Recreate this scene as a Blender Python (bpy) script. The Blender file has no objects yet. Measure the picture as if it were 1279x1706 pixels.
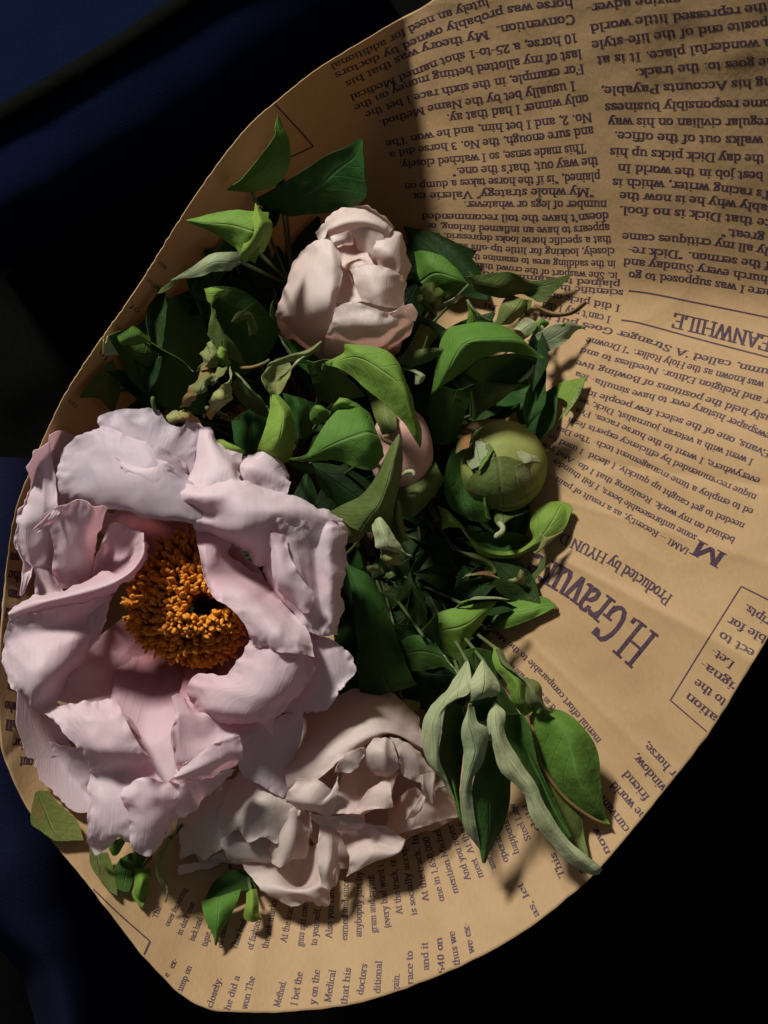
import bpy, math, random
import numpy as np
from mathutils import noise, Vector

# ---------------------------------------------------------------- camera, world, lamps, exposure
scene = bpy.context.scene
REF_Z = 0.30            # height of the bouquet's opening above the ground (metres)
CAM_Z = 0.85            # camera height; it looks straight down into the bouquet
TAN_H = 0.18 / 0.55     # half width of the view at one metre
cam_data = bpy.data.cameras.new("camera")
cam_data.sensor_fit = 'HORIZONTAL'
cam_data.angle = 2 * math.atan(TAN_H)
cam_data.clip_start = 0.01
cam_data.clip_end = 50
cam = bpy.data.objects.new("camera", cam_data)
scene.collection.objects.link(cam)
cam.location = (0, 0, CAM_Z)
scene.camera = cam

world = bpy.data.worlds.new("World")
scene.world = world
world.use_nodes = True
world.node_tree.nodes["Background"].inputs[0].default_value = (0.93, 0.95, 1.0, 1)
world.node_tree.nodes["Background"].inputs[1].default_value = 0.088

LAMP_DIR = Vector((-0.40, 0.70, 0.57)).normalized()
LAMP_DIST = 1.5
lamp_data = bpy.data.lights.new("lamp", 'AREA')
lamp_data.shape = 'DISK'
lamp_data.size = 0.21
lamp_data.energy = 33.5
lamp_data.color = (1.0, 0.925, 0.84)
lamp = bpy.data.objects.new("lamp", lamp_data)
scene.collection.objects.link(lamp)
lamp.location = Vector((0, 0, REF_Z)) + LAMP_DIR * LAMP_DIST
lamp.rotation_euler = LAMP_DIR.to_track_quat('Z', 'Y').to_euler()

scene.view_settings.view_transform = 'Standard'
scene.view_settings.look = 'None'
scene.view_settings.exposure = 0
scene.view_settings.gamma = 1
scene.render.engine = 'CYCLES'
scene.cycles.max_bounces = 8
scene.cycles.transparent_max_bounces = 8

rng = random.Random(7)
PXK = TAN_H / 639.5

def W(p):
    """layout coordinates (x right, y down on the 1279x1706 layout grid, height in mm) -> world metres"""
    p = np.asarray(p, float)
    z = REF_Z + p[..., 2] * 0.001
    d = (CAM_Z - z) * PXK
    return np.stack([(p[..., 0] - 639.5) * d, (853.0 - p[..., 1]) * d, z], -1)

# ---------------------------------------------------------------- materials
def mat_new(name):
    m = bpy.data.materials.new(name)
    m.use_nodes = True
    nt = m.node_tree
    nt.nodes.clear()
    return m, nt

def N(nt, t, **kw):
    n = nt.nodes.new(t)
    for k, v in kw.items():
        if k.startswith('i_'):
            key = k[2:]
            key = int(key) if key.isdigit() else key.replace('_', ' ')
            n.inputs[key].default_value = v
        else:
            setattr(n, k, v)
    return n

def L(nt, a, ao, b, bi):
    nt.links.new(a.outputs[ao], b.inputs[bi])

def ramp(nt, stops):
    n = nt.nodes.new('ShaderNodeValToRGB')
    while len(n.color_ramp.elements) < len(stops):
        n.color_ramp.elements.new(0.5)
    for e, (p, c) in zip(n.color_ramp.elements, stops):
        e.position = p
        e.color = (*c, 1)
    return n

def petal_mat(name, tip, mid, base, trans=0.38, tsat=1.5):
    m, nt = mat_new(name)
    out = N(nt, 'ShaderNodeOutputMaterial')
    att = N(nt, 'ShaderNodeAttribute', attribute_name='flush')
    tc = N(nt, 'ShaderNodeTexCoord')
    ns = N(nt, 'ShaderNodeTexNoise', i_Scale=45.0, i_Detail=4.0)
    L(nt, tc, 'Object', ns, 'Vector')
    mm = N(nt, 'ShaderNodeMath', operation='MULTIPLY_ADD', i_1=0.5, i_2=-0.25)
    L(nt, ns, 'Fac', mm, 0)
    ad = N(nt, 'ShaderNodeMath', operation='ADD')
    L(nt, att, 'Fac', ad, 0); L(nt, mm, 0, ad, 1)
    r = ramp(nt, [(0.0, tip), (0.45, mid), (1.0, base)])
    L(nt, ad, 0, r, 'Fac')
    bs = N(nt, 'ShaderNodeBsdfPrincipled', i_Roughness=0.52)
    bs.inputs['Specular IOR Level'].default_value = 0.3
    bs.inputs['Sheen Weight'].default_value = 0.1
    bs.inputs['Subsurface Weight'].default_value = 0.35
    bs.inputs['Subsurface Radius'].default_value = (1.0, 0.45, 0.40)
    bs.inputs['Subsurface Scale'].default_value = 0.003
    tr = N(nt, 'ShaderNodeBsdfTranslucent')
    L(nt, r, 'Color', bs, 'Base Color')
    sat = N(nt, 'ShaderNodeHueSaturation', i_Saturation=tsat, i_Value=1.05)
    L(nt, r, 'Color', sat, 'Color'); L(nt, sat, 'Color', tr, 'Color')
    # fine veins running from base to tip
    mp = N(nt, 'ShaderNodeMapping')
    mp.inputs['Scale'].default_value = (30, 1.6, 1)
    L(nt, tc, 'UV', mp, 'Vector')
    n2 = N(nt, 'ShaderNodeTexNoise', i_Scale=1.0, i_Detail=3.0)
    L(nt, mp, 'Vector', n2, 'Vector')
    n3 = N(nt, 'ShaderNodeTexNoise', i_Scale=90.0, i_Detail=5.0)
    L(nt, tc, 'Object', n3, 'Vector')
    mx = N(nt, 'ShaderNodeMath', operation='ADD')
    L(nt, n2, 'Fac', mx, 0); L(nt, n3, 'Fac', mx, 1)
    b = N(nt, 'ShaderNodeBump', i_Strength=0.3, i_Distance=0.001)
    L(nt, mx, 0, b, 'Height')
    L(nt, b, 'Normal', bs, 'Normal')
    mix = N(nt, 'ShaderNodeMixShader', i_Fac=trans)
    L(nt, bs, 0, mix, 1); L(nt, tr, 0, mix, 2)
    L(nt, mix, 0, out, 0)
    return m

def leaf_mat(name, col_a, col_b, vein, rough=0.62, spec=0.18, trans=0.16, brown=None, brown_amt=0.0):
    m, nt = mat_new(name)
    out = N(nt, 'ShaderNodeOutputMaterial')
    tc = N(nt, 'ShaderNodeTexCoord')
    uv = N(nt, 'ShaderNodeSeparateXYZ')
    L(nt, tc, 'UV', uv, 0)
    ns = N(nt, 'ShaderNodeTexNoise', i_Scale=70.0, i_Detail=5.0)
    L(nt, tc, 'Object', ns, 'Vector')
    r = ramp(nt, [(0.3, col_a), (0.7, col_b)])
    L(nt, ns, 'Fac', r, 'Fac')
    # midrib and side veins
    c1 = N(nt, 'ShaderNodeMath', operation='SUBTRACT', i_1=0.5); L(nt, uv, 'X', c1, 0)
    ab = N(nt, 'ShaderNodeMath', operation='ABSOLUTE'); L(nt, c1, 0, ab, 0)
    rib = N(nt, 'ShaderNodeMapRange', i_1=0.0, i_2=0.035, i_3=1.0, i_4=0.0); L(nt, ab, 0, rib, 0)
    sv = N(nt, 'ShaderNodeMath', operation='MULTIPLY_ADD', i_1=-0.55); L(nt, ab, 0, sv, 0); L(nt, uv, 'Y', sv, 2)
    nw = N(nt, 'ShaderNodeMath', operation='MULTIPLY_ADD', i_1=0.05); L(nt, ns, 'Fac', nw, 0); L(nt, sv, 0, nw, 2)
    fr = N(nt, 'ShaderNodeMath', operation='MULTIPLY', i_1=6.5); L(nt, nw, 0, fr, 0)
    pp = N(nt, 'ShaderNodeMath', operation='PINGPONG', i_1=0.5); L(nt, fr, 0, pp, 0)
    sd = N(nt, 'ShaderNodeMapRange', i_1=0.0, i_2=0.055, i_3=0.55, i_4=0.0); L(nt, pp, 0, sd, 0)
    vm = N(nt, 'ShaderNodeMath', operation='MAXIMUM'); L(nt, rib, 0, vm, 0); L(nt, sd, 0, vm, 1)
    mc = N(nt, 'ShaderNodeMixRGB', i_Color2=(*vein, 1))
    vs = N(nt, 'ShaderNodeMath', operation='MULTIPLY', i_1=0.8); L(nt, vm, 0, vs, 0)
    L(nt, vs, 0, mc, 0); L(nt, r, 'Color', mc, 'Color1')
    # each leaf its own shade of green
    oi = N(nt, 'ShaderNodeObjectInfo')
    hs = N(nt, 'ShaderNodeHueSaturation')
    hv = N(nt, 'ShaderNodeMapRange', i_3=0.475, i_4=0.515); L(nt, oi, 'Random', hv, 0); L(nt, hv, 0, hs, 'Hue')
    vv = N(nt, 'ShaderNodeMapRange', i_3=1.2, i_4=0.72); L(nt, oi, 'Random', vv, 0); L(nt, vv, 0, hs, 'Value')
    L(nt, mc, 'Color', hs, 'Color')
    mc = hs
    last = mc
    if brown:
        nb = N(nt, 'ShaderNodeTexNoise', i_Scale=38.0, i_Detail=6.0)
        L(nt, tc, 'Object', nb, 'Vector')
        br = N(nt, 'ShaderNodeMapRange', i_1=0.62 - brown_amt, i_2=0.72 - brown_amt, i_3=0.0, i_4=1.0)
        L(nt, nb, 'Fac', br, 0)
        m2 = N(nt, 'ShaderNodeMixRGB', i_Color2=(*brown, 1))
        L(nt, br, 0, m2, 0); L(nt, mc, 'Color', m2, 'Color1')
        last = m2
    bs = N(nt, 'ShaderNodeBsdfPrincipled', i_Roughness=rough)
    bs.inputs['Specular IOR Level'].default_value = spec
    tr = N(nt, 'ShaderNodeBsdfTranslucent')
    L(nt, last, 'Color', bs, 'Base Color'); L(nt, last, 'Color', tr, 'Color')
    n3 = N(nt, 'ShaderNodeTexNoise', i_Scale=260.0, i_Detail=4.0)
    L(nt, tc, 'Object', n3, 'Vector')
    hh = N(nt, 'ShaderNodeMath', operation='MULTIPLY_ADD', i_1=-1.2); L(nt, vm, 0, hh, 0); L(nt, n3, 'Fac', hh, 2)
    b = N(nt, 'ShaderNodeBump', i_Strength=0.45, i_Distance=0.0012)
    L(nt, hh, 0, b, 'Height'); L(nt, b, 'Normal', bs, 'Normal')
    mix = N(nt, 'ShaderNodeMixShader', i_Fac=trans)
    L(nt, bs, 0, mix, 1); L(nt, tr, 0, mix, 2); L(nt, mix, 0, out, 0)
    return m

def simple_mat(name, ca, cb, scale, rough=0.7, bump=0.3, bdist=0.001, spec=0.3, detail=5.0):
    m, nt = mat_new(name)
    out = N(nt, 'ShaderNodeOutputMaterial')
    tc = N(nt, 'ShaderNodeTexCoord')
    ns = N(nt, 'ShaderNodeTexNoise', i_Scale=scale, i_Detail=detail)
    L(nt, tc, 'Object', ns, 'Vector')
    r = ramp(nt, [(0.3, ca), (0.7, cb)])
    L(nt, ns, 'Fac', r, 'Fac')
    bs = N(nt, 'ShaderNodeBsdfPrincipled', i_Roughness=rough)
    bs.inputs['Specular IOR Level'].default_value = spec
    L(nt, r, 'Color', bs, 'Base Color')
    b = N(nt, 'ShaderNodeBump', i_Strength=bump, i_Distance=bdist)
    L(nt, ns, 'Fac', b, 'Height'); L(nt, b, 'Normal', bs, 'Normal')
    L(nt, bs, 0, out, 0)
    return m

def paper_mat():
    m, nt = mat_new("kraft_paper")
    out = N(nt, 'ShaderNodeOutputMaterial')
    tc = N(nt, 'ShaderNodeTexCoord')
    big = N(nt, 'ShaderNodeTexNoise', i_Scale=14.0, i_Detail=5.0)
    L(nt, tc, 'Object', big, 'Vector')
    mp = N(nt, 'ShaderNodeMapping'); mp.inputs['Scale'].default_value = (900, 260, 400)
    L(nt, tc, 'Object', mp, 'Vector')
    fib = N(nt, 'ShaderNodeTexNoise', i_Scale=1.0, i_Detail=4.0)
    L(nt, mp, 'Vector', fib, 'Vector')
    ad = N(nt, 'ShaderNodeMath', operation='MULTIPLY_ADD', i_1=0.35); L(nt, fib, 'Fac', ad, 0)
    sc = N(nt, 'ShaderNodeMath', operation='MULTIPLY', i_1=0.65); L(nt, big, 'Fac', sc, 0); L(nt, sc, 0, ad, 2)
    r = ramp(nt, [(0.32, (0.445, 0.298, 0.152)), (0.68, (0.53, 0.366, 0.192))])
    L(nt, ad, 0, r, 'Fac')
    bs = N(nt, 'ShaderNodeBsdfPrincipled', i_Roughness=0.62)
    bs.inputs['Specular IOR Level'].default_value = 0.25
    L(nt, r, 'Color', bs, 'Base Color')
    crn = N(nt, 'ShaderNodeTexNoise', i_Scale=55.0, i_Detail=3.0)
    L(nt, tc, 'Object', crn, 'Vector')
    vo = N(nt, 'ShaderNodeTexVoronoi', feature='DISTANCE_TO_EDGE', i_Scale=8.0)
    wob = N(nt, 'ShaderNodeMixRGB', i_Fac=0.03); L(nt, tc, 'Object', wob, 'Color1'); L(nt, big, 'Color', wob, 'Color2'); L(nt, wob, 'Color', vo, 'Vector')
    vr = N(nt, 'ShaderNodeMapRange', i_1=0.0, i_2=0.05, i_3=0.32, i_4=0.0); L(nt, vo, 'Distance', vr, 0)
    h0 = N(nt, 'ShaderNodeMath', operation='MULTIPLY_ADD', i_1=0.16); L(nt, fib, 'Fac', h0, 0); L(nt, crn, 'Fac', h0, 2)
    hs = N(nt, 'ShaderNodeMath', operation='ADD'); L(nt, h0, 0, hs, 0); L(nt, vr, 0, hs, 1)
    b = N(nt, 'ShaderNodeBump', i_Strength=0.35, i_Distance=0.002)
    L(nt, hs, 0, b, 'Height'); L(nt, b, 'Normal', bs, 'Normal')
    tr = N(nt, 'ShaderNodeBsdfTranslucent', i_Color=(0.52, 0.30, 0.10, 1))
    mix = N(nt, 'ShaderNodeMixShader', i_Fac=0.20)
    L(nt, bs, 0, mix, 1); L(nt, tr, 0, mix, 2); L(nt, mix, 0, out, 0)
    return m

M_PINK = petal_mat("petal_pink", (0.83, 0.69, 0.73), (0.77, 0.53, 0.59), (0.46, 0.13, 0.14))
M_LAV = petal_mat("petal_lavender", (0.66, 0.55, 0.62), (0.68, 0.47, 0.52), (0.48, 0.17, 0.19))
M_CREAM = petal_mat("petal_cream", (0.81, 0.705, 0.66), (0.77, 0.60, 0.55), (0.60, 0.35, 0.29), tsat=1.35)
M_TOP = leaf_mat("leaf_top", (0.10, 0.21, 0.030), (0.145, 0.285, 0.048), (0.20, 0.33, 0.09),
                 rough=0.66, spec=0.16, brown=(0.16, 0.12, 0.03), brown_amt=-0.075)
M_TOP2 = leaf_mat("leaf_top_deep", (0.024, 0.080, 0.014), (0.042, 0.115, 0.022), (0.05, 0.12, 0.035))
M_LEAF_SHADE = leaf_mat("leaf_top_shade", (0.010, 0.034, 0.007), (0.018, 0.05, 0.010), (0.02, 0.05, 0.014))  # near-black green: the centre's deep shade put into the leaf colour
M_UND = leaf_mat("leaf_underside", (0.27, 0.34, 0.18), (0.34, 0.40, 0.23), (0.20, 0.27, 0.12), rough=0.6, spec=0.2)
M_WILT = leaf_mat("leaf_wilted", (0.13, 0.17, 0.055), (0.22, 0.26, 0.10), (0.22, 0.20, 0.09), rough=0.6, spec=0.2,
                  brown=(0.24, 0.13, 0.05), brown_amt=0.06)
M_OLIVE = leaf_mat("leaf_olive", (0.075, 0.115, 0.025), (0.12, 0.17, 0.045), (0.14, 0.17, 0.06), rough=0.55, spec=0.25,
                   brown=(0.20, 0.13, 0.045), brown_amt=-0.02)
M_EDGE = simple_mat("leaf_margin", (0.16, 0.09, 0.035), (0.20, 0.15, 0.05), 90)
M_STEM = simple_mat("stem_green", (0.06, 0.10, 0.03), (0.10, 0.13, 0.05), 60)
M_BUD = simple_mat("bud_green", (0.12, 0.16, 0.035), (0.27, 0.30, 0.09), 55, rough=0.62, bump=0.35, spec=.15, detail=8.0)
M_STAM = simple_mat("stamen_orange", (0.50, 0.19, 0.022), (0.70, 0.31, 0.04), 500, rough=0.85, bump=0.9, bdist=0.0008, spec=.08)
M_STAM2 = simple_mat("stamen_gold", (0.55, 0.22, 0.025), (0.72, 0.34, 0.05), 500, rough=0.85, bump=0.9, bdist=0.0008, spec=.08)
M_CARP = simple_mat("carpel_dark", (0.05, 0.02, 0.015), (0.09, 0.03, 0.02), 120)
M_PAPER = paper_mat()
M_INK = simple_mat("ink_violet", (0.036, 0.016, 0.040), (0.085, 0.055, 0.070), 900, rough=0.6, bump=0.0)
M_BLACK = simple_mat("black_cloth", (0.0010, 0.0012, 0.0012), (0.0020, 0.0024, 0.0022), 300, rough=0.9, bump=0.3, spec=0.05)
M_BLUE = simple_mat("blue_cushion_cloth", (0.0012, 0.0038, 0.017), (0.0020, 0.0055, 0.022), 700, rough=0.9, bump=0.4, bdist=0.0006, spec=0.05)
M_NAVY = simple_mat("navy_cloth", (0.004, 0.0058, 0.020), (0.0066, 0.009, 0.028), 700, rough=0.9, bump=0.4, bdist=0.0006, spec=0.05)

# ---------------------------------------------------------------- mesh helpers
COL = scene.collection

def link_mesh(name, verts, faces, mats, parent=None, uvs=None, attr=None, mat_idx=None, smooth=True):
    me = bpy.data.meshes.new(name)
    me.from_pydata([tuple(v) for v in verts], [], faces)
    for m in (mats if isinstance(mats, (list, tuple)) else [mats]):
        me.materials.append(m)
    if mat_idx is not None:
        me.polygons.foreach_set('material_index', mat_idx)
    if smooth:
        me.polygons.foreach_set('use_smooth', [True] * len(me.polygons))
    if uvs is not None:
        ul = me.uv_layers.new(name='UVMap')
        li = np.empty(len(me.loops), int)
        me.loops.foreach_get('vertex_index', li)
        ul.data.foreach_set('uv', np.asarray(uvs, float)[li].ravel())
    if attr is not None:
        a = me.attributes.new('flush', 'FLOAT', 'POINT')
        a.data.foreach_set('value', np.asarray(attr, float))
    me.update()
    o = bpy.data.objects.new(name, me)
    COL.objects.link(o)
    if parent is not None:
        o.parent = parent
    return o

def thing(name, label, cat, group=None):
    o = bpy.data.objects.new(name, None)
    o.empty_display_size = 0.01
    COL.objects.link(o)
    o['label'] = label
    o['category'] = cat
    if group:
        o['group'] = group
    return o

def crom(P, n):
    """Catmull-Rom resample of P (k,dim...) to n samples along axis 0"""
    P = np.asarray(P, float)
    k = len(P)
    if k == 1:
        return np.repeat(P, n, 0)
    t = np.linspace(0, k - 1, n)
    i = np.minimum(t.astype(int), k - 2)
    f = (t - i).reshape((-1,) + (1,) * (P.ndim - 1))
    p1, p2 = P[i], P[i + 1]
    p0 = np.where((i > 0).reshape(f.shape), P[np.maximum(i - 1, 0)], 2 * p1 - p2)
    p3 = np.where((i < k - 2).reshape(f.shape), P[np.minimum(i + 2, k - 1)], 2 * p2 - p1)
    return p1 + 0.5 * f * ((p2 - p0) + f * ((2 * p0 - 5 * p1 + 4 * p2 - p3) + f * (3 * (p1 - p2) + p3 - p0)))

_seed = [0]
def ridge(v):
    return 1.0 - 2.0 * abs(noise.noise(v))

def grid_surface(rows, nu, nv, crinkle, freq, ruffle, rag, dh=0.0, rnd=0.0, clamp=True, fold=0.0, crease=0.0, flat=0.0):
    """freeform surface through rows of layout points; rnd rounds the four corners, crinkle / ruffle / fold in mm"""
    _seed[0] += 1
    s = Vector((_seed[0] * 3.17, _seed[0] * 1.71, 0))
    if flat:          # take out part of the arch of a three point row
        rows = [[r[0], (r[1][0], r[1][1], r[1][2] * (1 - flat) + (r[0][2] + r[2][2]) / 2 * flat), r[2]] for r in rows]
    R = np.stack([crom(r, 49) for r in rows])
    Gf = crom(R, 49)
    uu, vv = np.meshgrid(np.linspace(-1, 1, nu), np.linspace(-1, 1, nv))
    U = uu * np.sqrt(1 - rnd * vv ** 2 / 2); V = vv * np.sqrt(1 - rnd * uu ** 2 / 2)
    fu = (U + 1) * 24; fv = (V + 1) * 24
    iu = np.clip(fu.astype(int), 0, 47); iv = np.clip(fv.astype(int), 0, 47)
    au = (fu - iu)[..., None]; av = (fv - iv)[..., None]
    G = (Gf[iv, iu] * (1 - au) + Gf[iv, iu + 1] * au) * (1 - av) + (Gf[iv + 1, iu] * (1 - au) + Gf[iv + 1, iu + 1] * au) * av
    G[..., 2] += dh
    # ragged outline: shift the rim samples inside the surface
    if rag:
        C = G.mean((0, 1))
        for j in range(nv):
            for i in range(nu):
                e = min(i, nu - 1 - i, j, nv - 1 - j)
                if e == 0:
                    q = noise.noise(Vector((G[j, i, 0] * 0.05, G[j, i, 1] * 0.05, 0)) + s) \
                        + 0.45 * noise.noise(Vector((G[j, i, 0] * 0.15, G[j, i, 1] * 0.15, 4)) + s)
                    d = C[:2] - G[j, i, :2]
                    l = np.linalg.norm(d) + 1e-6
                    G[j, i, :2] += d / l * q * rag * (1.0 if e == 0 else 0.5)
    P = W(G)
    nrm = grid_normals(P)
    for j in range(nv):
        for i in range(nu):
            u, v = i / (nu - 1), j / (nv - 1)
            ed = max(abs(2 * u - 1), abs(2 * v - 1)) ** 3
            x, y = G[j, i, 0], G[j, i, 1]
            a = 0.0
            if crinkle:
                a += crinkle * (noise.noise(Vector((x * freq, y * freq, 0)) + s)
                                + 0.35 * noise.noise(Vector((x * freq * 2.3, y * freq * 2.3, 7)) + s))
            if crease:    # crumpled margin
                a += crease * ((0.25 + ed) * (ridge(Vector((x * 0.026, y * 0.026, 11)) + s) - 0.35) + 0.4 * ed * (ridge(Vector((x * 0.075, y * 0.075, 13)) + s) - 0.35))
            if fold:      # crisp creases running along the petal
                a += fold * (ridge(Vector((u * 2.1, v * 0.8, 5)) + s) - 0.4)
            if ruffle:
                a += ruffle * ed * (noise.noise(Vector((x * 0.03, y * 0.03, 3)) + s) + 0.55 * ed * noise.noise(Vector((x * 0.085, y * 0.085, 6)) + s))
            P[j, i] += nrm[j, i] * a * 0.001
    if clamp:             # nothing may sink through the wrapping paper
        z = P[..., 2]
        k = (CAM_Z - z) * PXK
        px = P[..., 0] / k + 639.5; py = 853.0 - P[..., 1] / k
        hp = paper_h(px, py, False) + 6.5
        hz = (z - REF_Z) * 1000
        low = hz < hp
        q = np.stack([px, py, np.where(low, hp, hz)], -1)
        P = np.where(low[..., None], W(q), P)
    return P

def grid_normals(P):
    du = np.gradient(P, axis=1)
    dv = np.gradient(P, axis=0)
    n = np.cross(du, dv)
    l = np.linalg.norm(n, axis=-1, keepdims=True)
    n = n / np.maximum(l, 1e-12)
    m = n.mean((0, 1))
    return n if m[2] >= 0 else -n

def sheet(name, P, mats, parent, thick=0.0004, flush=None, edge_slot=0):
    """thick two-sided sheet from a grid of points: slot 0 = the side facing up, slot 1 = the side facing down"""
    nv, nu = P.shape[:2]
    n = grid_normals(P)
    top = P.reshape(-1, 3)
    bot = (P - n * thick).reshape(-1, 3)
    verts = np.concatenate([top, bot])
    off = nv * nu
    du = np.gradient(P, axis=1); dv = np.gradient(P, axis=0)
    up = np.cross(du, dv).mean((0, 1))[2] >= 0
    faces, mi = [], []
    for j in range(nv - 1):
        for i in range(nu - 1):
            a, b, c, d = j * nu + i, j * nu + i + 1, (j + 1) * nu + i + 1, (j + 1) * nu + i
            if up:
                faces.append((a, b, c, d)); faces.append((d + off, c + off, b + off, a + off))
            else:
                faces.append((d, c, b, a)); faces.append((a + off, b + off, c + off, d + off))
            mi += [0, min(1, len(mats) - 1)]
    ring = [i for i in range(nu)] + [j * nu + nu - 1 for j in range(1, nv)] + \
           [(nv - 1) * nu + i for i in range(nu - 2, -1, -1)] + [j * nu for j in range(nv - 2, 0, -1)]
    nr, o2 = len(ring), 2 * off
    ri = np.array(ring)
    verts = np.concatenate([verts, top[ri], bot[ri]])       # the rim has its own corners, so the edge stays crisp
    for k in range(nr):
        a, b = o2 + k, o2 + (k + 1) % nr
        faces.append((b, a, a + nr, b + nr) if up else (a, b, b + nr, a + nr))
        mi.append(edge_slot)
    uu, vv = np.meshgrid(np.linspace(0, 1, nu), np.linspace(0, 1, nv))
    uv = np.stack([uu.ravel(), vv.ravel()], -1)
    fl = None
    if flush is not None:
        f = flush(P).ravel()
        fl = np.concatenate([f, f, f[ri], f[ri]])
    return link_mesh(name, verts, faces, mats, parent, np.concatenate([uv, uv, uv[ri], uv[ri]]), fl, mi)

def tube(name, pts, radii, mat, parent, seg=8):
    """round stem through world points"""
    pts = [Vector(p) for p in pts]
    verts, faces = [], []
    for k, p in enumerate(pts):
        t = (pts[min(k + 1, len(pts) - 1)] - pts[max(k - 1, 0)]).normalized()
        a = t.orthogonal().normalized() if k == 0 else (a - t * a.dot(t)).normalized()
        b = t.cross(a)
        for s in range(seg):
            an = 2 * math.pi * s / seg
            verts.append(p + (a * math.cos(an) + b * math.sin(an)) * radii[k])
    for k in range(len(pts) - 1):
        for s in range(seg):
            s2 = (s + 1) % seg
            faces.append((k * seg + s, k * seg + s2, (k + 1) * seg + s2, (k + 1) * seg + s))
    faces.append(tuple(range(seg - 1, -1, -1)))
    faces.append(tuple((len(pts) - 1) * seg + s for s in range(seg)))
    return link_mesh(name, verts, faces, mat, parent)

def stem_to(parent, end, r0=2.2, r1=2.6):
    """stem from under a head down to the tied foot of the bouquet"""
    e = np.array(end, float)
    f = np.array([520.0, 690.0, -285.0])
    m = e * 0.55 + f * 0.45; m[2] -= 12
    pts = crom([e, m, f], 9)
    tube('stem', W(pts), [(r0 + (r1 - r0) * k / 8) * 0.001 for k in range(9)], M_STEM, parent)

# ---------------------------------------------------------------- ground and cloths
def flat_grid(fn, x0, x1, y0, y1, nx, ny):
    xs = np.linspace(x0, x1, nx); ys = np.linspace(y0, y1, ny)
    X, Y = np.meshgrid(xs, ys)
    Z = np.vectorize(fn)(X, Y)
    return np.stack([X, Y, Z], -1)

def ground_h(x, y):
    v = Vector((x * 3.1, y * 3.1, 0))
    return 0.010 * noise.noise(v) + 0.006 * noise.noise(v * 2.7) - 0.012

G = flat_grid(ground_h, -1.6, 1.6, -1.6, 1.6, 161, 161)
g_o = sheet('ground', G, [M_BLACK], None, thick=0.004)
g_o['kind'] = 'structure'
g_o['label'] = 'black cloth covered surface under the bouquet'

def cushion(name, label, rows, crink, mat=M_NAVY, thick=0.006, nu=60, nv=60):
    P = grid_surface(rows, nu, nv, crink, 0.008, 0, 0, clamp=False)
    o = sheet(name, P, [mat], None, thick=thick)
    o['label'] = label
    o['category'] = 'cushion' if 'cushion' in name else 'cloth'
    return o

# navy seat cushion behind the upper left rim: rolls over and falls away towards the bouquet
cushion('seat_cushion', 'navy blue cushion with a rounded edge beyond the lamp side rim of the paper',
        [[(-420, -60, -170), (-60, -260, -170), (340, -470, -170)],
         [(-260, 60, -162), (80, -120, -162), (440, -330, -162)],
         [(-150, 170, -164), (190, -10, -164), (520, -210, -164)],
         [(-80, 290, -168), (270, 110, -172), (600, -90, -180)],
         [(-30, 400, -192), (330, 200, -206), (650, 0, -222)],
         [(0, 450, -300), (360, 250, -300), (680, 50, -300)]], 1.5, mat=M_BLUE)
# black strip added for the shadowed fold across that cushion
pp = crom([(-260, 318, -158), (-60, 226, -161), (75, 150, -161), (190, 82, -161), (330, -12, -161), (480, -120, -158)], 40)
shade_strip = tube('fold_shade_strip', W(pp), [0.0062] * 40, M_BLACK, None, seg=12)
shade_strip['label'] = 'black round strip added for the shadowed fold across the navy cushion'
shade_strip['category'] = 'fold shadow'
# navy cloth under the lower left rim
cushion('draped_cloth', 'navy blue cloth draped beneath the lower rim with the corner box print',
        [[(-330, 790, -140), (-120, 770, -140), (40, 765, -170), (120, 800, -235)],
         [(-330, 960, -105), (-110, 960, -95), (40, 960, -120), (150, 960, -215)],
         [(-310, 1250, -100), (-110, 1240, -80), (40, 1230, -95), (200, 1230, -215)],
         [(-230, 1440, -100), (-60, 1420, -75), (90, 1420, -95), (250, 1400, -215)],
         [(-60, 1545, -130), (20, 1550, -85), (130, 1545, -110), (250, 1500, -215)],
         [(30, 1620, -140), (85, 1625, -95), (160, 1630, -125), (250, 1600, -215)],
         [(70, 1760, -140), (115, 1760, -100), (180, 1750, -130), (260, 1720, -215)],
         [(90, 1980, -150), (140, 1980, -110), (200, 1970, -140), (280, 1940, -215)]], 2.0)

# ---------------------------------------------------------------- wrapping paper
CX, CY = 500.0, 700.0
RIM = [(460, 170), (530, 115), (600, 72), (665, 33), (730, -5), (900, -120), (1150, -210), (1400, -120), (1540, 180),
       (1530, 560), (1420, 830), (1279, 1062), (1230, 1142), (1180, 1222), (1110, 1312), (1040, 1398), (990, 1455), (940, 1500), (870, 1553),
       (790, 1598), (700, 1637), (590, 1672), (480, 1685), (400, 1686), (345, 1680), (300, 1655), (240, 1594), (190, 1530), (140, 1465),
       (90, 1405), (45, 1345), (12, 1275), (1, 1230), (-3, 1130), (3, 1030), (12, 940), (27, 850), (55, 775), (82, 712), (112, 652), (160, 578),
       (205, 515), (245, 455), (290, 382), (332, 318), (385, 245), (420, 205)]

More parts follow.
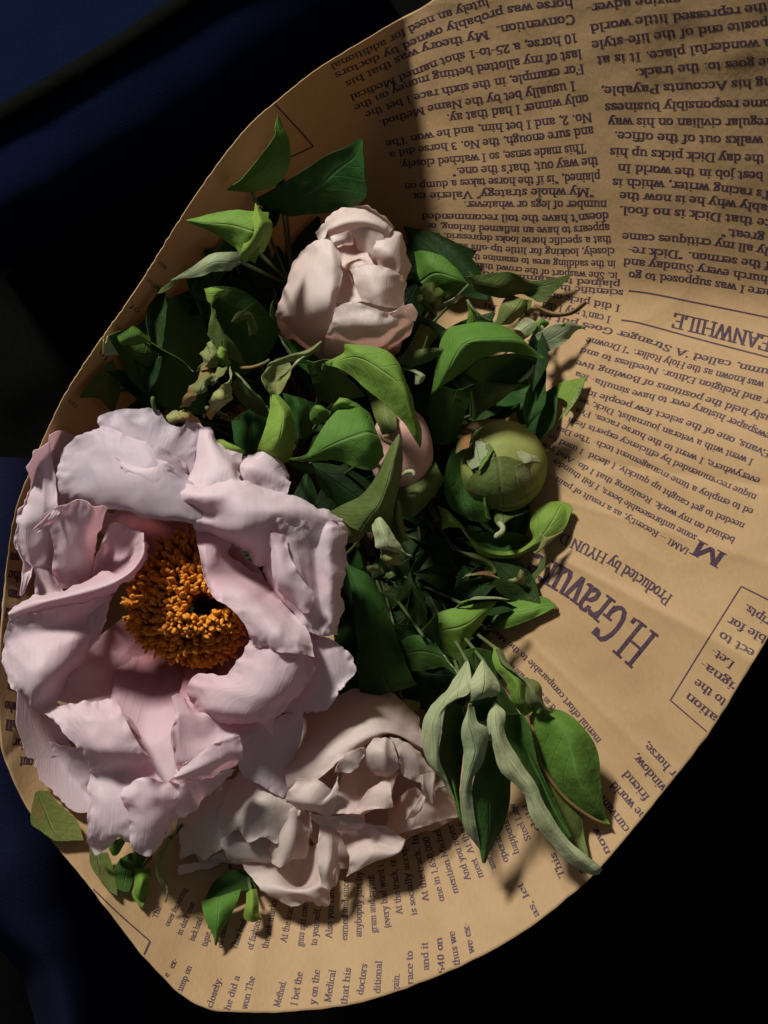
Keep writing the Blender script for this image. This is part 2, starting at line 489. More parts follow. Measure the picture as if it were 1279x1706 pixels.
PLANES = [  # h = a + bx*x + by*y   (layout units, mm)
    (-166.0, 0.213, -0.200),                                       # top panel
    (-150.0 - 0.2 * 470 - 0.03 * 690, 0.200, 0.030),               # right panel
]
def slope_plane(d, rim, h_rim, h_c):
    d = np.array(d, float); d /= np.linalg.norm(d)
    dist = d @ (np.array(rim, float) - [CX, CY])
    s = (h_rim - h_c) / dist
    return (h_c - s * (d @ [CX, CY]), s * d[0], s * d[1])
PLANES += [slope_plane((0.80, 0.60), (1180, 1222), -2, -165), slope_plane((0.45, 0.89), (870, 1553), -4, -172),
           slope_plane((0.0, 1.0), (480, 1685), -4, -175),
           slope_plane((-0.72, 0.70), (140, 1465), -12, -180), slope_plane((-1.0, 0.1), (0, 1100), -10, -190),
           slope_plane((-0.88, -0.48), (60, 770), 4, -200), slope_plane((-0.76, -0.65), (245, 455), -8, -200),
           slope_plane((-0.55, -0.83), (460, 170), -34, -200)]
PLANES = np.array(PLANES)

def smooth_noise(x, y, f, seed):
    x = np.asarray(x, float); y = np.asarray(y, float)
    out = np.empty(x.shape)
    for k, (a, b) in enumerate(zip(x.ravel(), y.ravel())):
        out.ravel()[k] = noise.noise(Vector((a * f + seed, b * f, seed)))
    return out

def paper_h(x, y, wr=True):
    x = np.asarray(x, float); y = np.asarray(y, float)
    T = 5.0
    v = PLANES[:, 0][:, None] + np.outer(PLANES[:, 1], x.ravel()) + np.outer(PLANES[:, 2], y.ravel())
    m = v.max(0)
    h = (m + T * np.log(np.exp((v - m) / T).sum(0))).reshape(x.shape)
    r = np.hypot(x - CX, y - CY)
    f = np.clip(1 - r / 190.0, 0, 1)
    h = h - 110 * f ** 1.5
    if wr:
        h = h + 2.4 * smooth_noise(x, y, 0.006, 3.3) + 0.7 * smooth_noise(x, y, 0.017, 8.1)
        # soft creases running from the foot to the rim
        ang = np.degrees(np.arctan2(y - CY, x - CX))
        for a0, wd, am in ((28, 1.3, 1.6), (61, 1.0, -1.3), (95, 1.4, 1.2), (131, 1.2, -1.4), (8, 0.9, -1.1), (44, 0.8, 0.8), (17, 0.7, 0.7), (76, 0.9, -0.9), (112, 1.0, 1.0)):
            dd = (ang - a0 + 180) % 360 - 180
            h = h + am * np.exp(-np.abs(dd / wd)) * np.clip((r - 250) / 300, 0, 1)
    return h

def rim_curve(n):
    P = np.array(RIM + RIM[:1], float)
    Q = crom(np.concatenate([P[-3:-1], P, P[1:3]]), (len(P) + 3) * 24 + 1)
    ang = np.arctan2(Q[:, 1] - CY, Q[:, 0] - CX)
    r = np.hypot(Q[:, 0] - CX, Q[:, 1] - CY)
    o = np.argsort(ang)
    th = np.linspace(-math.pi, math.pi, n, endpoint=False)
    rr = np.interp(th, ang[o], r[o], period=2 * math.pi)
    return th, rr

wrap = thing('wrapping_paper', 'brown kraft wrapping paper printed with newspaper columns, folded into a cone', 'wrapping paper')
NA, NR = 880, 150
th, rr = rim_curve(NA)
s = np.linspace(0.0, 1.0, NR) ** 0.85
s[0] = 0.012
Xp = CX + np.outer(s, rr * np.cos(th)); Yp = CY + np.outer(s, rr * np.sin(th))
# hand-cut edge: tiny waver
wv = np.array([noise.noise(Vector((a * 40, 0, 2))) * 1.6 for a in th])
Xp[-1] += wv * np.cos(th); Yp[-1] += wv * np.sin(th)
Hp = paper_h(Xp, Yp)
Pp = W(np.stack([Xp, Yp, Hp], -1))
top = Pp.reshape(-1, 3)
dn = np.concatenate([Pp, Pp[:, :1]], 1)
du = np.gradient(dn, axis=1)[:, :-1]; dv = np.gradient(Pp, axis=0)
nn = np.cross(du, dv); nn /= np.maximum(np.linalg.norm(nn, axis=-1, keepdims=True), 1e-12)
nn *= np.sign(nn[..., 2:3])
bot = (Pp - nn * 0.0004).reshape(-1, 3)
fc = []
off = NR * NA
for j in range(NR - 1):
    for i in range(NA):
        i2 = (i + 1) % NA
        a, b, c, d = j * NA + i, j * NA + i2, (j + 1) * NA + i2, (j + 1) * NA + i
        fc.append((a, d, c, b)); fc.append((a + off, b + off, c + off, d + off))
for i in range(NA):
    i2 = (i + 1) % NA
    a, b = (NR - 1) * NA + i, (NR - 1) * NA + i2
    fc.append((b, a, a + off, b + off))
paper_o = link_mesh('paper_sheet', np.concatenate([top, bot]), fc, M_PAPER, wrap)

# ---------------------------------------------------------------- printed lettering (a serif face drawn with a broad nib)
def arc(cx, cy, rx, ry, a0, a1, n=9):
    return [(cx + rx * math.cos(math.radians(a0 + (a1 - a0) * k / (n - 1))), cy + ry * math.sin(math.radians(a0 + (a1 - a0) * k / (n - 1)))) for k in range(n)]
def st(x, y0, y1, b=1, t=0):
    o = [[(x, y0), (x, y1)]]
    if b: o.append([(x - .19, y0), (x + .19, y0)])
    if t == 1: o.append([(x - .19, y1), (x, y1)])
    if t == 2: o.append([(x - .19, y1), (x + .19, y1)])
    return o
def sf(x, y, w=.17): return [[(x - w, y), (x + w, y)]]
GL = {
 'a': (.84, [[(.14, .74), (.2, .95), (.4, 1), (.58, .9), (.62, .68), (.62, .12), (.72, 0), (.84, .05)], [(.6, .58), (.3, .5), (.14, .28), (.2, .05), (.38, 0), (.58, .16)]]),
 'b': (.88, st(.18, 0, 1.5, 0, 1) + [arc(.46, .5, .28, .5, 130, -130)]),
 'c': (.74, [arc(.42, .5, .3, .5, 45, 315)]),
 'd': (.90, st(.68, .0, 1.5, 0, 1) + [arc(.40, .5, .28, .5, 50, 310), [(.68, 0), (.88, 0)]]),
 'e': (.76, [arc(.42, .5, .3, .5, 5, 315), [(.14, .56), (.7, .56)]]),
 'f': (.52, st(.24, 0, 1.2) + [[(.24, 1.2), (.32, 1.44), (.5, 1.48), (.58, 1.36)], [(.04, 1), (.48, 1)]]),
 'g': (.80, [arc(.38, .66, .24, .34, 0, 360), [(.28, .34), (.2, .16), (.5, .06), (.68, -.1)], arc(.4, -.24, .3, .22, 20, -300), [(.6, .92), (.76, 1)]]),
 'h': (.94, st(.18, 0, 1.5, 1, 1) + st(.70, 0, .8) + [[(.18, .76), (.38, .97), (.56, 1), (.7, .8)]]),
 'i': (.46, st(.22, 0, 1, 1, 1) + [[(.22, 1.34), (.22, 1.42)]]),
 'j': (.46, st(.24, -.3, 1, 0, 1) + [[(.24, -.3), (.1, -.48), (-.04, -.4)], [(.24, 1.34), (.24, 1.42)]]),
 'k': (.90, st(.18, 0, 1.5, 1, 1) + [[(.2, .42), (.64, 1)], [(.36, .58), (.72, 0)]] + sf(.66, 1) + sf(.74, 0)),
 'l': (.46, st(.22, 0, 1.5, 1, 1)),
 'm': (1.40, st(.18, 0, 1, 1, 1) + st(.68, 0, .8) + st(1.18, 0, .8) + [[(.18, .76), (.36, .97), (.54, 1), (.68, .8)], [(.68, .76), (.86, .97), (1.04, 1), (1.18, .8)]]),
 'n': (.94, st(.18, 0, 1, 1, 1) + st(.70, 0, .8) + [[(.18, .76), (.38, .97), (.56, 1), (.7, .8)]]),
 'o': (.84, [arc(.42, .5, .3, .5, 0, 360, 13)]),
 'p': (.90, st(.18, -.5, 1, 1, 1) + [arc(.46, .5, .28, .5, 130, -130)]),
 'q': (.90, st(.68, -.5, 1, 1, 0) + [arc(.40, .5, .28, .5, 50, 310)]),
 'r': (.66, st(.18, 0, 1, 1, 1) + [[(.18, .7), (.34, .95), (.5, 1), (.6, .88)]]),
 's': (.66, [[(.56, .76), (.5, .96), (.3, 1), (.15, .86), (.18, .66), (.46, .42), (.54, .2), (.42, .02), (.2, 0), (.1, .24)]]),
 't': (.54, [[(.24, 1.3), (.24, .2), (.34, 0), (.52, .1)], [(.04, 1), (.48, 1)]]),
 'u': (.94, [[(.18, 1), (.18, .25), (.28, .02), (.46, 0), (.66, .2)], [(.02, 1), (.18, 1)], [(.5, 1), (.68, 1)]] + [[(.68, 1), (.68, 0), (.86, 0)]]),
 'v': (.82, [[(.1, 1), (.42, 0)], [(.42, 0), (.72, 1)]] + sf(.1, 1) + sf(.72, 1)),
 'w': (1.22, [[(.1, 1), (.36, 0)], [(.36, 0), (.62, 1)], [(.62, 1), (.86, 0)], [(.86, 0), (1.12, 1)]] + sf(.1, 1) + sf(.62, 1) + sf(1.12, 1)),
 'x': (.84, [[(.12, 1), (.7, 0)], [(.7, 1), (.12, 0)]] + sf(.12, 1) + sf(.7, 1) + sf(.12, 0) + sf(.7, 0)),
 'y': (.84, [[(.12, 1), (.44, 0)], [(.74, 1), (.36, -.36), (.2, -.5), (.06, -.4)]] + sf(.12, 1) + sf(.74, 1)),
 'z': (.74, [[(.12, .8), (.12, 1), (.6, 1), (.12, 0), (.62, 0), (.62, .2)]]),
 'A': (1.20, [[(.14, 0), (.58, 1.44)], [(.58, 1.44), (1.04, 0)], [(.3, .5), (.86, .5)]] + sf(.14, 0) + sf(1.04, 0)),
 'B': (1.10, st(.22, 0, 1.44, 1, 2) + [[(.22, 1.44), (.6, 1.42), (.78, 1.1), (.6, .8), (.22, .78)], [(.6, .8), (.9, .62), (.88, .2), (.6, 0), (.22, 0)]]),
 'C': (1.10, [arc(.58, .72, .44, .74, 42, 318, 11), [(.92, 1.2), (.94, 1.44)]]),
 'D': (1.20, st(.22, 0, 1.44, 1, 2) + [[(.22, 1.44), (.6, 1.42)], arc(.56, .72, .46, .71, 80, -80), [(.22, 0), (.6, 0)]]),
 'E': (1.06, st(.22, 0, 1.44, 1, 2) + [[(.22, 1.44), (.9, 1.44), (.92, 1.14)], [(.22, .74), (.66, .74)], [(.22, 0), (.9, 0), (.96, .32)]]),
 'F': (1.00, st(.22, 0, 1.44, 1, 2) + [[(.22, 1.44), (.9, 1.44), (.92, 1.14)], [(.22, .74), (.66, .74)]]),
 'G': (1.20, [arc(.58, .72, .44, .74, 42, 330, 11), [(.94, .14), (.94, .6)], [(.74, .62), (1.1, .62)], [(.92, 1.2), (.94, 1.44)]]),
 'H': (1.30, st(.22, 0, 1.44, 1, 2) + st(1.06, 0, 1.44, 1, 2) + [[(.22, .74), (1.06, .74)]]),
 'I': (.62, st(.3, 0, 1.44, 1, 2)),
 'J': (.74, st(.42, .2, 1.44, 0, 2) + [[(.42, .2), (.3, -.02), (.1, .04)]]),
 'K': (1.20, st(.22, 0, 1.44, 1, 2) + [[(.26, .6), (.92, 1.44)], [(.46, .82), (1.02, 0)]] + sf(.92, 1.44) + sf(1.02, 0)),
 'L': (1.00, st(.22, 0, 1.44, 1, 2) + [[(.22, 0), (.86, 0), (.92, .34)]]),
 'M': (1.50, [[(.2, 0), (.24, 1.44)], [(.24, 1.44), (.72, .1)], [(.72, .1), (1.2, 1.44)], [(1.22, 1.44), (1.26, 0)]] + sf(.2, 0) + sf(1.26, 0) + sf(.2, 1.44, .12) + sf(1.26, 1.44, .12)),
 'N': (1.26, [[(.2, 0), (.2, 1.44)], [(.22, 1.4), (1, .06)], [(1.04, 0), (1.04, 1.44)]] + sf(.2, 0) + sf(1.04, 1.44) + sf(.16, 1.44, .1)),
 'O': (1.20, [arc(.58, .72, .46, .74, 0, 360, 15)]),
 'P': (1.04, st(.22, 0, 1.44, 1, 2) + [[(.22, 1.44), (.6, 1.43), (.86, 1.26), (.86, .9), (.6, .7), (.22, .68)]]),
 'R': (1.16, st(.22, 0, 1.44, 1, 2) + [[(.22, 1.44), (.6, 1.43), (.84, 1.26), (.84, .92), (.6, .74), (.22, .72)], [(.56, .72), (1, 0)]] + sf(1.02, 0, .12)),
 'S': (.96, [[(.8, 1.1), (.72, 1.4), (.42, 1.46), (.2, 1.22), (.26, .94), (.66, .62), (.78, .3), (.6, .02), (.28, 0), (.12, .36)]]),
 'T': (1.06, st(.52, 0, 1.44) + [[(.08, 1.14), (.1, 1.44), (.94, 1.44), (.96, 1.14)]]),
 'U': (1.20, [[(.22, 1.44), (.22, .3), (.4, .02), (.7, 0), (.94, .3), (.96, 1.44)]] + sf(.22, 1.44) + sf(.96, 1.44)),
 'V': (1.18, [[(.14, 1.44), (.58, 0)], [(.58, 0), (1.02, 1.44)]] + sf(.14, 1.44) + sf(1.02, 1.44)),
 'W': (1.66, [[(.12, 1.44), (.46, 0)], [(.46, 0), (.82, 1.44)], [(.82, 1.44), (1.16, 0)], [(1.16, 0), (1.52, 1.44)]] + sf(.12, 1.44) + sf(.82, 1.44) + sf(1.52, 1.44)),
 'Y': (1.12, [[(.12, 1.44), (.54, .66)], [(.54, .66), (.98, 1.44)], [(.54, .7), (.54, 0)]] + sf(.12, 1.44) + sf(.98, 1.44) + sf(.54, 0)),
 '0': (.84, [arc(.42, .7, .28, .7, 0, 360, 13)]),
 '1': (.70, st(.36, 0, 1.4) + [[(.14, 1.2), (.36, 1.4)]]),
 '2': (.84, [[(.14, 1.05), (.24, 1.36), (.5, 1.4), (.66, 1.1), (.54, .7), (.12, 0), (.7, 0), (.74, .24)]]),
 '3': (.84, [[(.14, 1.15), (.3, 1.4), (.58, 1.3), (.58, .9), (.34, .74), (.64, .56), (.66, .2), (.4, 0), (.12, .16)]]),
 '4': (.88, [[(.56, 0), (.56, 1.4)], [(.56, 1.4), (.08, .42), (.78, .42)]]),
 '5': (.84, [[(.68, 1.4), (.22, 1.4), (.18, .82), (.5, .86), (.68, .54), (.56, .1), (.3, 0), (.1, .12)]]),
 '6': (.84, [[(.62, 1.36), (.3, 1.1), (.14, .5), (.3, .02), (.58, .06), (.68, .42), (.48, .76), (.2, .6)]]),
 '.': (.46, [[(.2, .03), (.2, .17)]]),
 ',': (.40, [[(.2, .06), (.1, -.22)]]),
 ':': (.40, [[(.18, .03), (.18, .09)], [(.18, .8), (.18, .86)]]),
 "'": (.36, [[(.18, 1.44), (.16, 1.16)]]),
 '"': (.56, [[(.14, 1.44), (.12, 1.16)], [(.36, 1.44), (.34, 1.16)]]),
 '-': (.54, [[(.1, .5), (.44, .5)]]),
 '_': (1.1, [[(.1, .5), (1.0, .5)]]),
 '(': (.5, [arc(.58, .5, .34, .95, 125, 235, 7)]),
 '?': (.7, [[(.2, 1.1), (.4, 1.4), (.6, 1.1), (.36, .5)], [(.36, .05), (.36, .1)]]),
 ' ': (.46, []),
}
NIB_W, NIB_H = 0.112, 0.05

def glyph_polys(ch, nw, nh, fine=9):
    adv, strokes = GL.get(ch, GL['o'])
    polys = []
    for sx in strokes:
        cut = [sx[0]]
        for p0, p1 in zip(sx[:-1], sx[1:]):
            m = max(1, int(math.dist(p0, p1) / fine) + 1)
            cut += [(p0[0] + (p1[0] - p0[0]) * q / m, p0[1] + (p1[1] - p0[1]) * q / m) for q in range(1, m + 1)]
        for (x0, y0), (x1, y1) in zip(cut[:-1], cut[1:]):
            if x1 < x0 or (x1 == x0 and y1 < y0):
                x0, y0, x1, y1 = x1, y1, x0, y0
            if y1 >= y0:
                polys.append([(x0 - nw, y0 - nh), (x0 + nw, y0 - nh), (x1 + nw, y1 - nh), (x1 + nw, y1 + nh), (x1 - nw, y1 + nh), (x0 - nw, y0 + nh)])
            else:
                polys.append([(x0 - nw, y0 - nh), (x1 - nw, y1 - nh), (x1 + nw, y1 - nh), (x1 + nw, y1 + nh), (x0 + nw, y0 + nh), (x0 - nw, y0 + nh)])
    return adv, polys

def on_paper(pts2, lift):
    pts2 = np.asarray(pts2, float)
    h = paper_h(pts2[:, 0], pts2[:, 1])
    return W(np.concatenate([pts2, (h + lift)[:, None]], 1))

def inside(p, margin=2.0):
    ang = np.arctan2(p[:, 1] - CY, p[:, 0] - CX)
    return np.hypot(p[:, 0] - CX, p[:, 1] - CY) < np.interp(ang, th, rr, period=2 * math.pi) - margin

def print_line(text, base, xh, xh2=None, centre=True, slant=0.0, bold=1.0, name='printed_line'):
    """lay one printed line along a baseline on the paper; base = polyline of layout points, xh = x-height"""
    xh2 = xh if xh2 is None else xh2
    B = crom(np.array(base, float), 60) if len(base) > 2 else np.array(base, float)
    seg = np.linalg.norm(np.diff(B, axis=0), axis=1)
    cum = np.concatenate([[0], np.cumsum(seg)])
    tot = cum[-1]
    adv = sum(GL.get(c, GL['o'])[0] for c in text)
    x = 0.0
    V, F = [], []
    for ch in text:
        a, polys = glyph_polys(ch, NIB_W * bold, NIB_H * bold, 5.0 / xh if xh > 12 else 9)
        jit = rng.uniform(-.03, .03)
        for pl in polys:
            i0 = len(V)
            V += [(x + px, py + jit) for px, py in pl]
            F.append(tuple(range(i0, i0 + 6)))
        x += a
    if not V:
        return
    V = np.array(V)
    t = np.clip(V[:, 0] / adv, 0, 1)
    L_ = t * tot
    k = np.clip(np.searchsorted(cum, L_, side='right') - 1, 0, len(seg) - 1)
    f = (L_ - cum[k]) / seg[k]
    p = B[k] + (B[k + 1] - B[k]) * f[:, None]
    # smooth direction
    dirs = np.diff(B, axis=0) / seg[:, None]
    d = dirs[k]
    up = np.stack([d[:, 1], -d[:, 0]], 1)
    sc = xh + (xh2 - xh) * t
    yy = V[:, 1] - (0.5 if centre else 0.0)
    p = p + up * (yy * sc)[:, None] + d * (slant * V[:, 1] * sc)[:, None]
    ok = inside(p)
    F = [f_ for f_ in F if all(ok[i_] for i_ in f_)]
    if F:
        link_mesh(name, on_paper(p, 0.28 if xh > 12 else 0.12), F, M_INK, wrap, smooth=False)

def print_rule(pts, w, name='printed_rule'):
    B = crom(np.array(pts, float), 50) if len(pts) > 2 else crom(np.array(pts, float), 30)
    d = np.gradient(B, axis=0); d /= np.linalg.norm(d, axis=1, keepdims=True)
    nrm = np.stack([d[:, 1], -d[:, 0]], 1)
    a = on_paper(B + nrm * w / 2, 0.11); b = on_paper(B - nrm * w / 2, 0.11)
    n = len(B)
    ok = inside(B)
    link_mesh(name, np.concatenate([a, b]), [(i, i + 1, n + i + 1, n + i) for i in range(n - 1) if ok[i] and ok[i + 1]], M_INK, wrap, smooth=False)

def Z(ox, oy, k):
    return lambda *pts: [(ox + x * k, oy + y * k) for x, y in pts]

z1 = Z(540, 0, .3597)
for t, b, xh, xh2 in [
    ('lutely an need for additional', z1((760, 5), (530, 75), (390, 135), (270, 200), (30, 310)), 9.5, 7),
    ('horse was probably owned by doctors', z1((1150, 8), (850, 45), (700, 90), (520, 145), (320, 235), (50, 350)), 10, 7.5),
    ('Convention.  My theory was that his', z1((1160, 82), (830, 130), (740, 160), (470, 220), (270, 310), (100, 390)), 10.5, 7.5),
    ('10 horse, a 25-to-1 shot named Medical', z1((1170, 170), (880, 215), (600, 265), (390, 345), (120, 452)), 10.5, 7.5),
    ('last of my allotted betting money on the', z1((1190, 245), (870, 290), (510, 352), (340, 412), (140, 500)), 10.5, 7.5),
    ('For example, in the sixth race I bet the', z1((1200, 312), (850, 370), (630, 405), (410, 452), (190, 532)), 10.5, 7.5),
    ('I usually bet by the Name Method.', z1((1160, 392), (870, 440), (590, 482), (470, 505), (250, 572)), 10.5, 7.5),
    ('only winner I had that ay.', z1((1222, 452), (910, 500), (565, 545)), 10.5, 9.5),
    ('No. 2, and I bet him, and he won The', z1((1237, 537), (950, 572), (660, 600), (470, 628), (285, 665)), 10.5, 7.5),
    ('and sure enough, the No. 3 horse did a', z1((1247, 600), (980, 635), (700, 662), (450, 688), (300, 717)), 10.5, 7.5),
    ('This made sense, so I watched closely.', z1((1210, 680), (920, 710), (700, 728), (345, 762)), 10.5, 8),
    ('the way out, that\'s the one."', z1((1267, 742), (960, 770), (590, 792)), 10.5, 9),
    ('plained, "is if the horse takes a dump on', z1((1277, 812), (960, 832), (700, 840), (370, 862)), 10, 7.5),
    ('"My whole strategy" Valerie ex-', z1((1247, 885), (950, 888), (390, 908)), 10, 7.5)]:
    print_line(t, b, xh, xh2)
z3 = Z(640, 280, .3284)
for t, b, xh, xh2 in [
    ('number of legs or whatever.', z3((1127, 180), (400, 182)), 9.5, 8),
    ("doesn't have the toil recommended", z3((1137, 237), (850, 252), (190, 242)), 9.2, 7),
    ('appears to have an inflamed furlong, or', z3((1143, 297), (800, 312), (215, 290)), 9, 6.5),
    ('that a specific horse looks depressrid. or', z3((1152, 358), (800, 365), (235, 337)), 8.8, 6.2),
    ('closely, looking for little tip-offs such as', z3((1167, 418), (800, 420), (255, 384)), 8.6, 6),
    ('in the saddling area to examine the horses', z3((1172, 484), (800, 474), (270, 430)), 8.4, 5.6),
    ('ic. She wasport of the crowd that gathe', z3((1182, 545), (800, 524), (335, 474)), 8.2, 5.4),
    ('plained to examine two ver', z3((1196, 588), (800, 560), (385, 520)), 7.5, 5),
    ('scientific the basic I wo', z3((1212, 632), (860, 600), (560, 570)), 7.6, 5.4),
    ('I did pick one or wo', z3((1197, 708), (860, 645), (620, 600)), 8, 6),
    ("I can't say I did", z3((1147, 765), (800, 688)), 8.2, 7)]:
    print_line(t, b, xh, xh2)
z2 = Z(920, 0, .2807)
for t, b, xh in [
    ('gazine adver-', z2((760, -10), (450, 12), (200, 47)), 9.6),
    ('the repressed little world', z2((1275, 35), (900, 82), (570, 112), (222, 165)), 9.8),
    ('pposite end of the life-style', z2((1330, 125), (960, 170), (570, 215), (232, 265)), 9.8),
    ('a wonderful place. It is at', z2((1300, 248), (960, 275), (570, 325), (262, 352)), 9.8),
    ('he goes to: the track.', z2((1320, 362), (900, 392), (485, 428)), 9.8),
    ('ing his Accounts Payable,', z2((1330, 482), (900, 505), (285, 535)), 9.8),
    ('some responsibly business', z2((1330, 608), (900, 618), (310, 632)), 9.8),
    ('a regular civilian on his way', z2((1350, 718), (900, 722), (328, 718)), 9.8),
    ('walks out of the office.', z2((1250, 828), (900, 822), (362, 798)), 9.8),
    ('the day Dick picks up his', z2((1256, 938), (900, 925), (340, 895)), 9.8),
    ('best job in the world In', z2((1250, 1040), (900, 1022), (385, 990)), 9.6)]:
    print_line(t, b, xh)
z4 = Z(900, 280, .2963)
for t, b, xh in [
    ("ald's racing writer, which is", z4((1370, 155), (900, 102), (405, 75)), 9.4),
    ('probably why he is now the', z4((1440, 240), (900, 180), (445, 150)), 9.2),
    ('ence that Dick is no fool.', z4((1390, 318), (900, 260), (438, 230)), 9.2),
    ('great."', z4((1258, 388), (1015, 352)), 9.2),
    ('ly all my critiques came', z4((1280, 462), (900, 410), (460, 380)), 9),
    ('of the sermon. "Dick re-', z4((1330, 550), (900, 495), (490, 455)), 9),
    ('church every Sunday and', z4((1310, 628), (900, 565), (465, 522)), 8.8),
    ('where I was supposed to go', z4((1360, 710), (900, 638), (495, 596)), 8.8)]:
    print_line(t, b, xh)
print_rule(z4((495, 690), (640, 710), (960, 775), (1400, 865)), 2.6)
print_line('MEANWHILE', z4((1385, 1008), (1080, 922), (745, 842)), 16.5, bold=1.0)
print_rule(z4((455, 855), (570, 875), (900, 965), (1400, 1095)), 2.6)
z5 = Z(840, 560, .3432)
for t, b, xh, xh2, sl in [
    ("Column, called 'A Stranger Goes put in every hi", z5((1390, 195), (930, 95), (640, 5), (300, -75), (-100, -150)), 8, 6.5, .2),
    ('was known as the Holy Roller. "I Drowne', z5((1262, 235), (930, 155), (600, 65), (400, 15)), 8, 7, .2),
    ('ter and Religion Editor. Needless to and', z5((1330, 330), (930, 215), (600, 130), (370, 65)), 8, 6.5, .2),
    ('usly held the positions of Bowling tive', z5((1300, 402), (930, 290), (600, 195), (350, 125)), 8, 6.5, .2),
    ('newspaper history ever to have simulta- lea', z5((1320, 498), (930, 345), (600, 265), (345, 180)), 8, 6.5, .15),
    ('Evans, one of the select few people in .', z5((1290, 572), (930, 435), (600, 330), (370, 262)), 8, 6.5, .15),
    ('I went with a veteran journalist, Dick, wri', z5((1207, 610), (880, 490), (540, 370), (345, 298)), 7.8, 6.2, .1),
    ('everywhere, I went to the horse races. Fra', z5((1240, 702), (900, 578), (540, 425), (345, 355)), 7.8, 6.2, .1),
    ('nique recommended by efficiency experts fessi', z5((1222, 782), (900, 645), (580, 505), (310, 402)), 7.6, 6, .1),
    ('ed to employ a time-management tech- The Dai', z5((1207, 852), (900, 728), (560, 562), (255, 445)), 7.6, 6, .1),
    ('needed to get caught up quickly, I decid- I used to', z5((1165, 920), (900, 815), (650, 680), (410, 572), (220, 485)), 7.6, 6, .1),
    ('behind on my work. Realizing that I do. And yes', z5((1118, 990), (870, 880), (630, 755), (400, 640), (185, 522)), 7.6, 6, .1),
    ('some unforeseeable beers, I fell thunder', z5((932, 980), (680, 855), (430, 718), (235, 598)), 7.6, 6, .1),
    ('IAMI _ Recently, as a result of pain', z5((895, 1045), (700, 935), (500, 828), (340, 742), (250, 690)), 7.4, 6, .05)]:
    print_line(t, b, xh, xh2, slant=sl)
print_line('M', z5((1065, 1085), (925, 1010)), 18, slant=.1, bold=1.0)
z6 = Z(800, 900, .3745)
print_line('Producted by HYUN DAI', z6((845, 262), (640, 125), (455, 25), (300, -45)), 14, 11, bold=.95)
print_line('H.Gravure', z6((750, 475), (590, 345), (440, 225), (330, 160), (220, 100)), 47, 36, bold=.95)
print_line('mental effort comparable to the Mar', z6((530, 895), (345, 668), (200, 520), (55, 398)), 8, 6.5)
print_line('er an ar intens and intensive', z6((330, 748), (200, 615), (60, 500)), 7.5, 6.5)
print_rule(z6((1400, 325), (1160, 205)), 2.4)
print_rule(z6((1160, 205), (1000, 460), (845, 712)), 2.4)
print_rule(z6((845, 712), (1040, 880)), 2.2)
for t, b in [('scripts.', z6((1330, 395), (1175, 290))), ('able for', z6((1300, 455), (1103, 350))), ('ject to', z6((1235, 515), (1065, 415))),
             ('Let-', z6((1125, 555), (1032, 488))), ('signa-', z6((1150, 665), (982, 545))), ('to the', z6((1090, 722), (957, 625))),
             ('ation', z6((1050, 795), (917, 685))),
             ('her horse,', z6((905, 1085), (733, 900))), ('window,', z6((830, 1120), (687, 953))), ('friend', z6((745, 1150), (643, 1028))),
             ('he world', z6((730, 1235), (588, 1078))), ('curivant', z6((655, 1290), (540, 1140)))]:
    print_line(t, b, 9.5)
z7 = Z(200, 1350, .3284)
for t, b, xh in [
    ('The', z7((178, 545), (202, 488)), 6), ('oues featuring', z7((238, 585), (335, 395)), 6), ('in dark mar', z7((302, 630), (372, 465)), 6.4),
    ('back hand', z7((365, 660), (410, 545)), 6.6), ('tique, o', z7((430, 690), (458, 585)), 6.8), ('of east', z7((508, 698), (535, 570)), 6.8),
    ('That bad', z7((578, 705), (632, 555)), 7), ('of fashion', z7((660, 705), (705, 545)), 7), ('the ink marks a', z7((738, 700), (792, 420)), 7.2),
    ('At the track', z7((832, 668), (872, 470)), 7.4), ('gnus spit-cove', z7((914, 690), (942, 470)), 7.4), ('to yourself, a', z7((986, 685), (1008, 460)), 7.4),
    ('Also you can', z7((1062, 648), (1075, 400)), 7.4), ('earnest and since', z7((1140, 658), (1148, 350)), 7.4), ('anybopdy just by', z7((1212, 642), (1215, 310)), 7.4),
    ('ex-', z7((262, 800), (282, 752)), 6.4), ('pre', z7((222, 880), (242, 825)), 6.6), ('a dump on', z7((285, 965), (355, 788)), 6.8),
    ('closely.', z7((455, 1000), (507, 845)), 7), ('he did a', z7((545, 1012), (597, 838)), 7.2), ('won The', z7((632, 1008), (672, 842)), 7.4),
    ('Method.', z7((798, 995), (832, 862)), 7.4), ('I bet the', z7((885, 990), (915, 820)), 7.6), ('y on the', z7((980, 985), (1002, 808)), 7.6),
    ('Medical', z7((1055, 972), (1082, 808)), 7.6), ('that his', z7((1138, 985), (1160, 798)), 7.6), ('doctors', z7((1220, 935), (1242, 778)), 7.6)]:
    print_line(t, b, xh)
z8 = Z(500, 1300, .4066)
